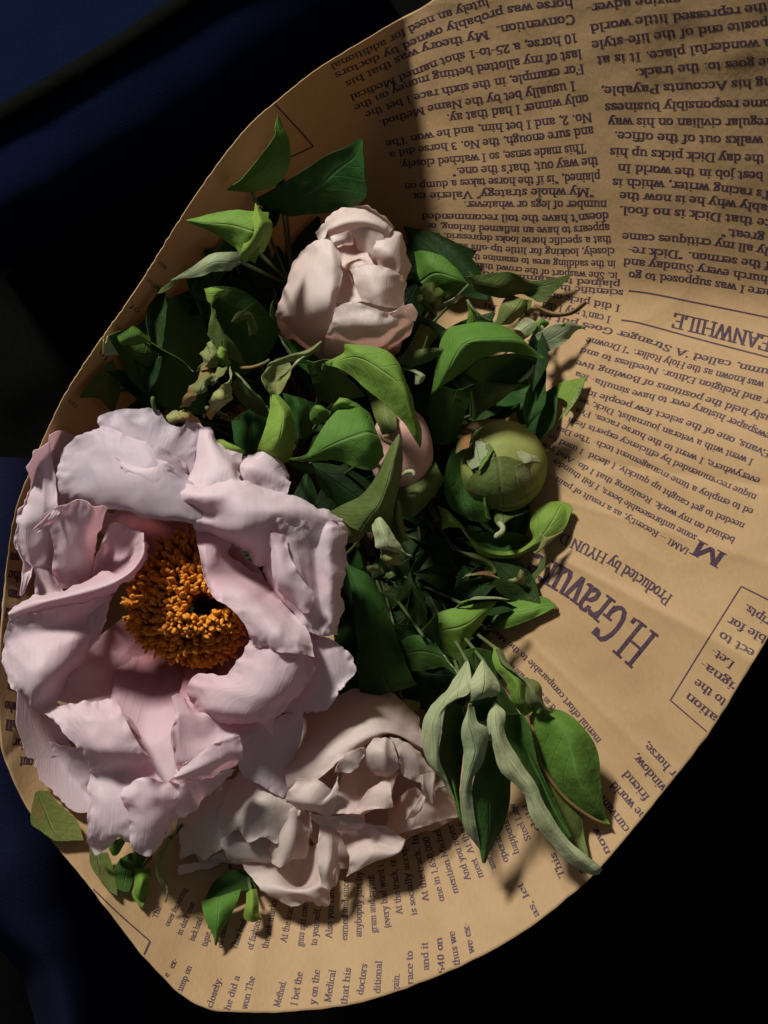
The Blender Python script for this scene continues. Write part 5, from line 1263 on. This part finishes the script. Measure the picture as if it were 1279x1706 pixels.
leaf(s8, [[(893, 885, -9), (905, 892, -8), (912, 900, -10)], [(902, 895, -8), (912, 898, -6), (938, 885, -9)], [(896, 915, -10), (905, 912, -8), (912, 905, -10)], [(887, 920, -12), (892, 922, -11), (896, 918, -12)]], WILT, n=14, nv=18, crinkle=1)
leaf(s8, [[(752, 914, -30), (754, 915, -30), (756, 916, -30)], [(780, 920, -26), (783, 926, -24), (785, 930, -27)], [(808, 926, -26), (808, 934, -23), (804, 940, -26)], [(825, 940, -24), (822, 946, -22), (816, 948, -25)], [(828, 952, -22), (824, 955, -21), (818, 955, -24)]], OLIVE, n=10, nv=26)
leaf(s8, [[(768, 962, -28), (775, 960, -26), (782, 955, -28)], [(800, 952, -24), (805, 958, -22), (806, 964, -26)], [(830, 955, -24), (832, 964, -22), (835, 972, -26)], [(855, 962, -22), (858, 968, -20), (862, 978, -24)], [(862, 958, -16), (868, 966, -16), (875, 970, -20)], [(866, 948, -14), (869, 950, -14), (872, 954, -14)]], WILT, n=12, nv=26, crinkle=1)
leaf(s8, [[(770, 995, -36), (780, 985, -32), (790, 978, -34)], [(795, 980, -30), (805, 978, -26), (815, 972, -30)], [(825, 968, -30), (828, 970, -30), (830, 972, -32)]], PALE, n=12, nv=16)
leaf(s8, [[(880, 962, -30), (885, 966, -29), (888, 970, -30)], [(895, 948, -28), (900, 950, -27), (905, 945, -28)], [(900, 930, -28), (904, 930, -27), (908, 925, -28)]], OLIVE, n=8, nv=16)
leaf(s8, [[(700, 900, -50), (720, 915, -48), (740, 930, -50)], [(730, 890, -46), (750, 905, -42), (775, 920, -46)], [(770, 930, -44), (790, 940, -42), (800, 950, -46)]], DEEP)
petiole(s8, (790, 866, -24), (720, 800, -95)); petiole(s8, (730, 865, -20), (700, 800, -95)); petiole(s8, (755, 915, -30), (700, 820, -95)); petiole(s8, (770, 965, -30), (690, 830, -95)); petiole(s8, (700, 900, -50), (690, 820, -95))
stem_to(s8, (700, 806, -96), 1.8, 2.2)

# olive leaf standing between the pink flower and the buds
s9 = thing('leaf_sprig', 'olive drooping leaf and crumpled pale leaf at the edge of the open pink peony', 'leaves')
leaf(s9, [[(664, 722, 4), (666, 726, 4), (668, 732, 4)], [(640, 762, 2), (655, 766, 8), (671, 764, 2)], [(622, 800, 0), (645, 805, 8), (666, 800, 0)], [(600, 826, -4), (632, 840, 6), (658, 832, -4)], [(568, 842, -10), (615, 862, 2), (655, 860, -8)], [(550, 852, -14), (600, 885, -4), (660, 880, -14)]], OLIVE, n=24)
leaf(s9, [[(655, 820, -12), (662, 830, -10), (668, 840, -14)], [(648, 860, -12), (662, 865, -8), (672, 870, -14)], [(655, 890, -14), (668, 890, -10), (678, 895, -14)], [(665, 902, -16), (672, 903, -16), (678, 900, -16)]], OLIVE, n=14)
leaf(s9, [[(560, 860, -12), (580, 865, -6), (600, 880, -10)], [(570, 890, -16), (590, 890, -12), (612, 880, -14)], [(580, 905, -20), (600, 900, -16), (616, 875, -16)]], WILT)
leaf(s9, [[(620, 875, 0), (628, 865, 2), (634, 862, 2)], [(621, 892, 2), (635, 885, 7), (648, 882, 3)], [(625, 912, 2), (645, 908, 7), (662, 902, 3)], [(640, 915, 2), (665, 918, 3), (676, 918, 1)], [(682, 928, 0), (684, 929, 0), (686, 930, 0)]], PALE, crinkle=1.4, rag=1.5)
for rws in ([[(630, 915, -2), (640, 918, 2), (655, 915, 0)], [(635, 930, -4), (648, 932, 2), (665, 925, -2)], [(640, 945, -8), (655, 945, -4), (672, 940, -8)]],
            [[(610, 945, -6), (622, 943, -2), (632, 945, -4)], [(615, 950, -8), (628, 950, -4), (640, 955, -8)]],
            [[(636, 965, -8), (648, 955, -4), (655, 950, -4)], [(645, 968, -8), (656, 962, -4), (662, 958, -6)]]):
    leaf(s9, rws, WILT, n=14, nv=16, crinkle=1.8, freq=.07, ruffle=1.4, rag=1.5)
petiole(s9, (600, 880, -8), (600, 850, -95), 1.1); petiole(s9, (650, 945, -8), (620, 860, -95), 1.1); petiole(s9, (672, 900, -18), (630, 850, -95))
stem_to(s9, (610, 852, -96), 1.8, 2.2)

# large dark leaf and friends below centre
s10 = thing('leaf_sprig', 'long dark green shaded leaf between the open peony and the ruffled one', 'leaves')
LIFT[s10.name] = -16
leaf(s10, [[(566, 930, -22), (568, 931, -22), (572, 934, -22)], [(580, 960, -20), (592, 962, -18), (618, 962, -22)], [(588, 1010, -20), (612, 1010, -16), (640, 1005, -24)], [(594, 1070, -22), (630, 1070, -16), (662, 1060, -26)], [(596, 1130, -24), (640, 1130, -18), (684, 1125, -28)], [(602, 1165, -28), (650, 1155, -24), (695, 1140, -32)]], DEEP, n=24)
leaf(s10, [[(660, 1075, -34), (670, 1090, -36), (672, 1110, -38)], [(685, 1058, -26), (700, 1085, -24), (690, 1118, -32)], [(715, 1065, -22), (725, 1090, -20), (720, 1115, -26)], [(738, 1090, -18), (745, 1100, -17), (742, 1112, -20)], [(768, 1130, -12), (769, 1131, -12), (768, 1133, -12)]], DEEP)
leaf(s10, [[(640, 1175, -40), (670, 1165, -36), (700, 1170, -40)], [(650, 1190, -44), (675, 1185, -40), (698, 1185, -44)]], OLIVE, n=12, nv=12)
leaf(s10, [[(700, 1052, -14), (720, 1060, -16), (728, 1082, -18)], [(715, 1035, -10), (740, 1050, -6), (745, 1090, -14)], [(735, 1018, -8), (765, 1045, -2), (764, 1100, -12)], [(775, 1010, -8), (785, 1035, -4), (784, 1062, -10)], [(800, 1004, -8), (803, 1020, -6), (800, 1040, -10)], [(826, 1002, -8), (826, 1003, -8), (825, 1006, -8)]], UP, n=24, dh=-26)
leaf(s10, [[(700, 1053, -16), (705, 1048, -15), (712, 1042, -16)], [(715, 1040, -13), (722, 1050, -16), (728, 1075, -20)], [(728, 1022, -11), (730, 1030, -14), (729, 1060, -22)]], DEEP, n=10, nv=14)
leaf(s10, [[(805, 1050, -22), (815, 1045, -20), (820, 1030, -20)], [(838, 1048, -14), (845, 1025, -12), (848, 1000, -18)], [(875, 1036, -10), (880, 1018, -8), (885, 994, -14)], [(905, 1022, -8), (908, 1010, -7), (908, 995, -10)], [(924, 1012, -8), (925, 1010, -8), (925, 1007, -8)]], UP, n=22, dh=-40)
leaf(s10, [[(758, 1012, -18), (775, 1002, -14), (790, 995, -18)], [(775, 1000, -14), (795, 998, -12), (815, 994, -18)], [(815, 995, -18), (835, 998, -16), (850, 998, -20)]], PALE, n=12, nv=14)
tube('leaf_tip', W(crom([(924, 1010, -48), (928, 1013, -47), (927, 1018, -47)], 6)), [.0009, .0008, .0007, .0006, .0005, .0004], M_EDGE, s10)
petiole(s10, (665, 1085, -36), (630, 980, -95)); petiole(s10, (705, 1060, -18), (640, 970, -95)); petiole(s10, (568, 932, -24), (600, 900, -95)); petiole(s10, (808, 1046, -24), (660, 960, -98)); petiole(s10, (770, 1006, -18), (650, 950, -98)); petiole(s10, (670, 1170, -40), (630, 990, -95))
stem_to(s10, (630, 950, -96), 1.8, 2.2)

# long drooping leaves over the lower right lettering
s11 = thing('leaf_sprig', 'spray of long drooping leaves with rolled pale edges over the lower lettering', 'leaves')
LIFT[s11.name] = 20
leaf(s11, [[(775, 1100, -14), (778, 1100, -12), (781, 1103, -12)], [(745, 1148, -10), (765, 1140, -3), (785, 1130, -4)], [(716, 1177, -8), (740, 1168, 2), (780, 1156, -2)], [(703, 1214, -8), (722, 1205, 3), (745, 1172, -2)], [(706, 1255, -9), (722, 1250, 2), (734, 1228, -2)], [(720, 1280, -10), (728, 1285, -2), (732, 1269, -5)], [(745, 1315, -12), (748, 1310, -8), (746, 1299, -9)], [(773, 1372, -16), (772, 1368, -15), (770, 1364, -16)]], PALE, n=22, nv=44, flat=.6)
leaf(s11, [[(748, 1172, -6), (765, 1175, -18), (782, 1185, -20)], [(736, 1228, -6), (755, 1230, -22), (775, 1230, -24)], [(732, 1270, -8), (750, 1280, -20), (768, 1290, -24)], [(748, 1305, -10), (758, 1315, -18), (766, 1325, -20)], [(768, 1365, -16), (770, 1368, -16), (772, 1370, -16)]], DEEP, n=16)
leaf(s11, [[(803, 1099, -8), (805, 1100, -8), (808, 1103, -8)], [(786, 1130, -2), (808, 1128, 2), (827, 1130, -4)], [(784, 1150, 0), (805, 1150, 4), (831, 1153, -4)], [(784, 1168, -2), (795, 1164, 0), (812, 1160, -6)]], PALE, n=20, flat=.5)
leaf(s11, [[(783, 1168, -4), (800, 1165, -8), (828, 1160, -10)], [(781, 1190, -6), (800, 1190, -14), (822, 1185, -14)], [(796, 1202, -10), (803, 1202, -14), (812, 1200, -14)]], DEEP, n=16)
leaf(s11, [[(782, 1172, 0), (784, 1174, 0), (790, 1178, -4)], [(772, 1202, 2), (780, 1202, 7), (796, 1204, 0)], [(768, 1222, 2), (786, 1222, 9), (812, 1212, 0)], [(772, 1252, 0), (792, 1250, 9), (813, 1240, -2)], [(770, 1285, -2), (784, 1280, 6), (802, 1272, -2)], [(767, 1320, -6), (776, 1315, 2), (787, 1298, -3)], [(767, 1350, -10), (776, 1350, -3), (787, 1330, -5)], [(778, 1388, -14), (786, 1390, -8), (792, 1370, -8)], [(795, 1412, -16), (798, 1414, -14), (800, 1412, -14)]], PALE, n=22, nv=44, flat=.6)
leaf(s11, [[(812, 1235, -4), (828, 1230, -16), (832, 1225, -20)], [(790, 1296, -4), (820, 1270, -14), (846, 1250, -24)], [(786, 1330, -6), (815, 1320, -12), (852, 1300, -26)], [(790, 1370, -9), (815, 1370, -12), (841, 1368, -24)], [(796, 1405, -14), (812, 1405, -13), (822, 1405, -20)], [(803, 1437, -16), (805, 1438, -15), (808, 1438, -16)]], DEEP, n=20, nv=34)
leaf(s11, [[(823, 1168, -6), (826, 1170, -5), (830, 1174, -6)], [(811, 1200, -4), (826, 1196, 3), (841, 1188, -4)], [(820, 1242, -4), (832, 1236, 4), (840, 1220, -4)], [(833, 1284, -5), (852, 1274, 4), (862, 1260, -4)], [(872, 1322, -6), (884, 1318, 4), (892, 1306, -4)], [(888, 1368, -6), (903, 1358, 4), (912, 1350, -4)], [(936, 1426, -8), (944, 1412, 2), (950, 1402, -4)], [(978, 1456, -8), (985, 1448, -2), (996, 1440, -4)], [(998, 1456, -8), (1000, 1452, -7), (1003, 1448, -7)]], PALE, n=20, nv=48, crinkle=.8, flat=.6)
leaf(s11, [[(842, 1190, -6), (860, 1190, -14), (872, 1190, -16)], [(842, 1222, -6), (862, 1215, -18), (884, 1215, -14)], [(864, 1262, -6), (880, 1260, -18), (894, 1270, -12)], [(894, 1308, -6), (900, 1300, -16), (908, 1300, -12)], [(914, 1352, -6), (922, 1350, -14), (930, 1350, -12)], [(945, 1398, -8), (948, 1395, -12), (952, 1392, -12)]], DEEP, n=16)
leaf(s11, [[(888, 1178, -14), (892, 1176, -14), (898, 1174, -14)], [(888, 1200, -8), (918, 1192, -4), (945, 1188, -8)], [(892, 1235, -10), (940, 1218, 0), (975, 1216, -6)], [(898, 1268, -13), (950, 1250, 0), (995, 1250, -8)], [(918, 1305, -14), (960, 1290, -1), (1000, 1296, -9)], [(948, 1336, -13), (980, 1325, -4), (1004, 1336, -10)], [(985, 1360, -12), (998, 1355, -9), (1010, 1360, -11)], [(1013, 1373, -13), (1015, 1373, -13), (1017, 1374, -13)]], UP, n=26, nv=40, dh=8)
leaf(s11, [[(884, 1190, -12), (888, 1186, -12), (892, 1184, -14)], [(884, 1235, -12), (890, 1230, -11), (894, 1232, -14)], [(893, 1285, -14), (902, 1280, -10), (904, 1280, -15)], [(906, 1330, -15), (925, 1325, -9), (938, 1328, -14)], [(925, 1370, -16), (950, 1372, -11), (968, 1348, -13)], [(950, 1405, -16), (965, 1405, -14), (972, 1385, -14)], [(975, 1432, -16), (977, 1430, -16), (980, 1425, -16)]], [M_OLIVE, M_UND], n=20, nv=34, dh=7)
tube('leaf_rib', W(crom([(884, 1192, -2), (890, 1230, 0), (902, 1275, -1), (940, 1328, -2), (985, 1362, -3), (1015, 1374, -5)], 24)), [.0008] * 24, M_EDGE, s11)
leaf(s11, [[(822, 1080, -22), (826, 1078, -22), (832, 1080, -22)], [(822, 1105, -18), (842, 1108, -14), (850, 1112, -18)], [(845, 1140, -16), (862, 1140, -10), (876, 1135, -16)], [(852, 1165, -16), (866, 1168, -12), (880, 1165, -16)], [(870, 1195, -18), (880, 1190, -16), (890, 1185, -18)]], UP, n=18, crinkle=1.2)
leaf(s11, [[(824, 1082, -18), (828, 1080, -16), (836, 1082, -18)], [(834, 1104, -14), (840, 1106, -12), (848, 1108, -16)], [(860, 1124, -14), (866, 1126, -10), (875, 1130, -14)], [(876, 1140, -12), (884, 1146, -7), (898, 1140, -12)], [(876, 1166, -12), (892, 1164, -6), (905, 1168, -12)], [(890, 1178, -12), (905, 1180, -9), (922, 1186, -12)]], WILT, n=16, nv=26, crinkle=1)
leaf(s11, [[(750, 1295, -14), (752, 1296, -13), (755, 1298, -14)], [(758, 1330, -14), (761, 1332, -12), (765, 1334, -14)], [(764, 1362, -16), (768, 1364, -14), (772, 1364, -16)], [(772, 1374, -18), (773, 1375, -18), (774, 1375, -18)]], UP, n=8, nv=20)
leaf(s11, [[(760, 1090, -30), (790, 1080, -28), (820, 1085, -30)], [(770, 1130, -34), (795, 1130, -34), (830, 1130, -34)], [(790, 1200, -44), (830, 1200, -44), (870, 1200, -40)], [(800, 1250, -50), (840, 1250, -50), (880, 1250, -46)]], DEEP)
for a in ((778, 1102, -13), (805, 1101, -9), (826, 1172, -8), (888, 1180, -15), (828, 1082, -22), (784, 1174, -4), (790, 1082, -30), (815, 1225, -20)):
    petiole(s11, a, (720, 1000, -105))
stem_to(s11, (715, 985, -108), 2, 2.4)

# small leaves at the foot, lower rim
s12 = thing('leaf_sprig', 'small green leaf tips under the pink petals near the lower corner box print', 'leaves')
leaf(s12, [[(222, 1444, -22), (236, 1446, -20), (252, 1444, -22)], [(224, 1465, -16), (236, 1465, -12), (248, 1470, -18)], [(220, 1490, -16), (232, 1490, -11), (245, 1490, -18)], [(234, 1510, -16), (235, 1511, -16), (237, 1512, -16)]], UP, n=14)
leaf(s12, [[(278, 1395, -12), (286, 1398, -8), (294, 1390, -12)], [(260, 1420, -14), (268, 1424, -8), (280, 1420, -12)], [(257, 1445, -14), (264, 1446, -8), (272, 1444, -12)], [(265, 1468, -14), (271, 1464, -9), (276, 1462, -13)], [(275, 1485, -15), (279, 1482, -12), (282, 1480, -14)], [(274, 1503, -16), (276, 1503, -16), (278, 1500, -16)]], [M_WILT, M_UND], n=12, nv=30)
leaf(s12, [[(282, 1392, -14), (292, 1388, -12), (300, 1360, -12)], [(262, 1420, -18), (275, 1415, -16), (290, 1395, -16)]], OLIVE, n=12, nv=12)
leaf(s12, [[(335, 1500, -24), (368, 1492, -24), (402, 1480, -28)], [(338, 1518, -18), (364, 1515, -15), (394, 1505, -22)], [(345, 1540, -15), (362, 1540, -12), (382, 1532, -18)], [(356, 1562, -14), (360, 1562, -13), (366, 1556, -15)], [(358, 1574, -15), (359, 1575, -15), (361, 1574, -15)]], UP, n=18)
leaf(s12, [[(340, 1500, -24), (355, 1470, -34), (380, 1450, -36)], [(365, 1498, -26), (390, 1470, -34), (420, 1450, -36)], [(400, 1482, -30), (420, 1480, -32), (440, 1470, -34)]], DEEP, n=14, nv=14)
leaf(s12, [[(410, 1488, -24), (418, 1482, -22), (427, 1480, -24)], [(410, 1505, -18), (420, 1505, -15), (430, 1505, -20)], [(405, 1522, -18), (418, 1522, -14), (432, 1525, -18)], [(408, 1532, -18), (420, 1536, -17), (436, 1530, -19)]], UP, n=14, nv=18)
leaf(s12, [[(178, 1402, -12), (192, 1398, -10), (210, 1400, -12)], [(182, 1415, -12), (195, 1412, -10), (206, 1408, -12)], [(188, 1425, -14), (192, 1425, -13), (196, 1422, -14)]], UP, n=12, nv=12)
leaf(s12, [[(52, 1340, -30), (62, 1320, -30), (80, 1318, -34)], [(52, 1355, -16), (75, 1350, -14), (105, 1345, -24)], [(55, 1375, -18), (90, 1385, -20), (130, 1370, -32)], [(90, 1400, -26), (110, 1402, -30), (140, 1400, -40)]], OLIVE, n=18)
leaf(s12, [[(150, 1410, -30), (160, 1420, -30), (180, 1420, -34)], [(155, 1450, -30), (170, 1455, -28), (190, 1450, -34)], [(190, 1490, -26), (192, 1491, -26), (195, 1492, -26)]], OLIVE, n=14)
leaf(s12, [[(200, 1430, -34), (220, 1420, -36), (250, 1420, -38)], [(190, 1450, -32), (210, 1455, -32), (225, 1460, -34)], [(195, 1480, -30), (205, 1485, -30), (215, 1485, -30)]], DEEP, n=12, nv=14)
leaf(s12, [[(160, 1430, -22), (164, 1440, -20), (170, 1436, -22)], [(166, 1458, -22), (169, 1462, -20), (173, 1458, -22)]], WILT, n=8, nv=10)
petiole(s12, (236, 1446, -22), (330, 1330, -90)); petiole(s12, (290, 1392, -14), (340, 1320, -90)); petiole(s12, (385, 1460, -36), (370, 1330, -90)); petiole(s12, (418, 1484, -24), (390, 1340, -90)); petiole(s12, (195, 1402, -14), (300, 1320, -90)); petiole(s12, (130, 1395, -36), (290, 1310, -90), 1); petiole(s12, (165, 1415, -32), (295, 1315, -90)); petiole(s12, (235, 1425, -38), (310, 1315, -90))
stem_to(s12, (340, 1310, -92), 2, 2.4)

# deep foliage filling the foot of the bouquet
s13 = thing('leaf_sprig', 'dense foliage deep inside the bouquet, the shade between the flowers put into its dark colour', 'leaves')
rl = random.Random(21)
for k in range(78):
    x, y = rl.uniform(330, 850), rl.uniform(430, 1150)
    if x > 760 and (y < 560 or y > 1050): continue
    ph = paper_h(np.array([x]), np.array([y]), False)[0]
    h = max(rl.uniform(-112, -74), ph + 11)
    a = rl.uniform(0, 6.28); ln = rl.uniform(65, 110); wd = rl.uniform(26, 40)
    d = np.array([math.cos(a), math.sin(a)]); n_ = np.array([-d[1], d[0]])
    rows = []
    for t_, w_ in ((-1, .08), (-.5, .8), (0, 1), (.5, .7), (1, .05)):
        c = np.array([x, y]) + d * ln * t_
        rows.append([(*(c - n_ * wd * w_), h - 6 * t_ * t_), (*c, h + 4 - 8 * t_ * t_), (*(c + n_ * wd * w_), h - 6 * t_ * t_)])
    leaf(s13, rows, [M_LEAF_SHADE, M_TOP2], n=10, nv=14)
    petiole(s13, (x - d[0] * ln, y - d[1] * ln, h - 6), (520 + (x - 520) * .3, 760 + (y - 760) * .3, -130))
stem_to(s13, (525, 770, -120), 2.4, 2.6)
POLY = [(560, 560), (700, 540), (930, 585), (925, 700), (900, 800), (925, 890), (870, 970), (800, 1050), (720, 1150), (600, 1150), (540, 900)]
def in_poly(x, y, pg):
    r = False
    for (x0, y0), (x1, y1) in zip(pg, pg[1:] + pg[:1]):
        if (y0 > y) != (y1 > y) and x < (x1 - x0) * (y - y0) / (y1 - y0) + x0:
            r = not r
    return r
POLY2 = [(345, 420), (470, 330), (610, 350), (560, 480), (470, 640), (320, 720), (200, 690), (190, 620)]
cnt = 0
while cnt < 96:
    if cnt < 60:
        x, y = rl.uniform(540, 930), rl.uniform(540, 1150)
    else:
        x, y = rl.uniform(190, 610), rl.uniform(330, 720)
    if not in_poly(x, y, POLY if cnt < 60 else POLY2): continue
    cnt += 1
    ph = paper_h(np.array([x]), np.array([y]), False)[0]
    h = max(ph + rl.uniform(9, 26), -96)
    a = rl.uniform(0, 6.28); ln = rl.uniform(34, 62); wd = rl.uniform(14, 24)
    d = np.array([math.cos(a), math.sin(a)]); n_ = np.array([-d[1], d[0]])
    bend = rl.uniform(-.35, .35)
    rows = []
    for t_, w_ in ((-1, .08), (-.5, .75), (0, 1), (.5, .7), (1, .04)):
        cc = np.array([x, y]) + d * ln * t_ + n_ * ln * bend * t_ * t_
        rows.append([(*(cc - n_ * wd * w_), h + 5 * w_), (*cc, h), (*(cc + n_ * wd * w_), h + 6 * w_)])
    leaf(s13, rows, [M_LEAF_SHADE, M_TOP2] if rl.random() < .6 else [M_TOP2, M_OLIVE], n=10, nv=16, crinkle=1.4, ruffle=1.2)
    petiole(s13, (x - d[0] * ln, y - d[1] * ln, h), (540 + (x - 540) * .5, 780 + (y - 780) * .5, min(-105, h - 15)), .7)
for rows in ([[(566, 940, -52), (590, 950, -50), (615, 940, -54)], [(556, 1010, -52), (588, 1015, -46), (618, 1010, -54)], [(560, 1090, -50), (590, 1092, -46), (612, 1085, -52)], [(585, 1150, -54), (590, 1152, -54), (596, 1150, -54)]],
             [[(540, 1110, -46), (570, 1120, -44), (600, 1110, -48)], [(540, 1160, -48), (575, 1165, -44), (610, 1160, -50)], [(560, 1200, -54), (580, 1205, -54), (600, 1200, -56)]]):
    leaf(s13, rows, [M_LEAF_SHADE, M_TOP2], n=14, nv=18)
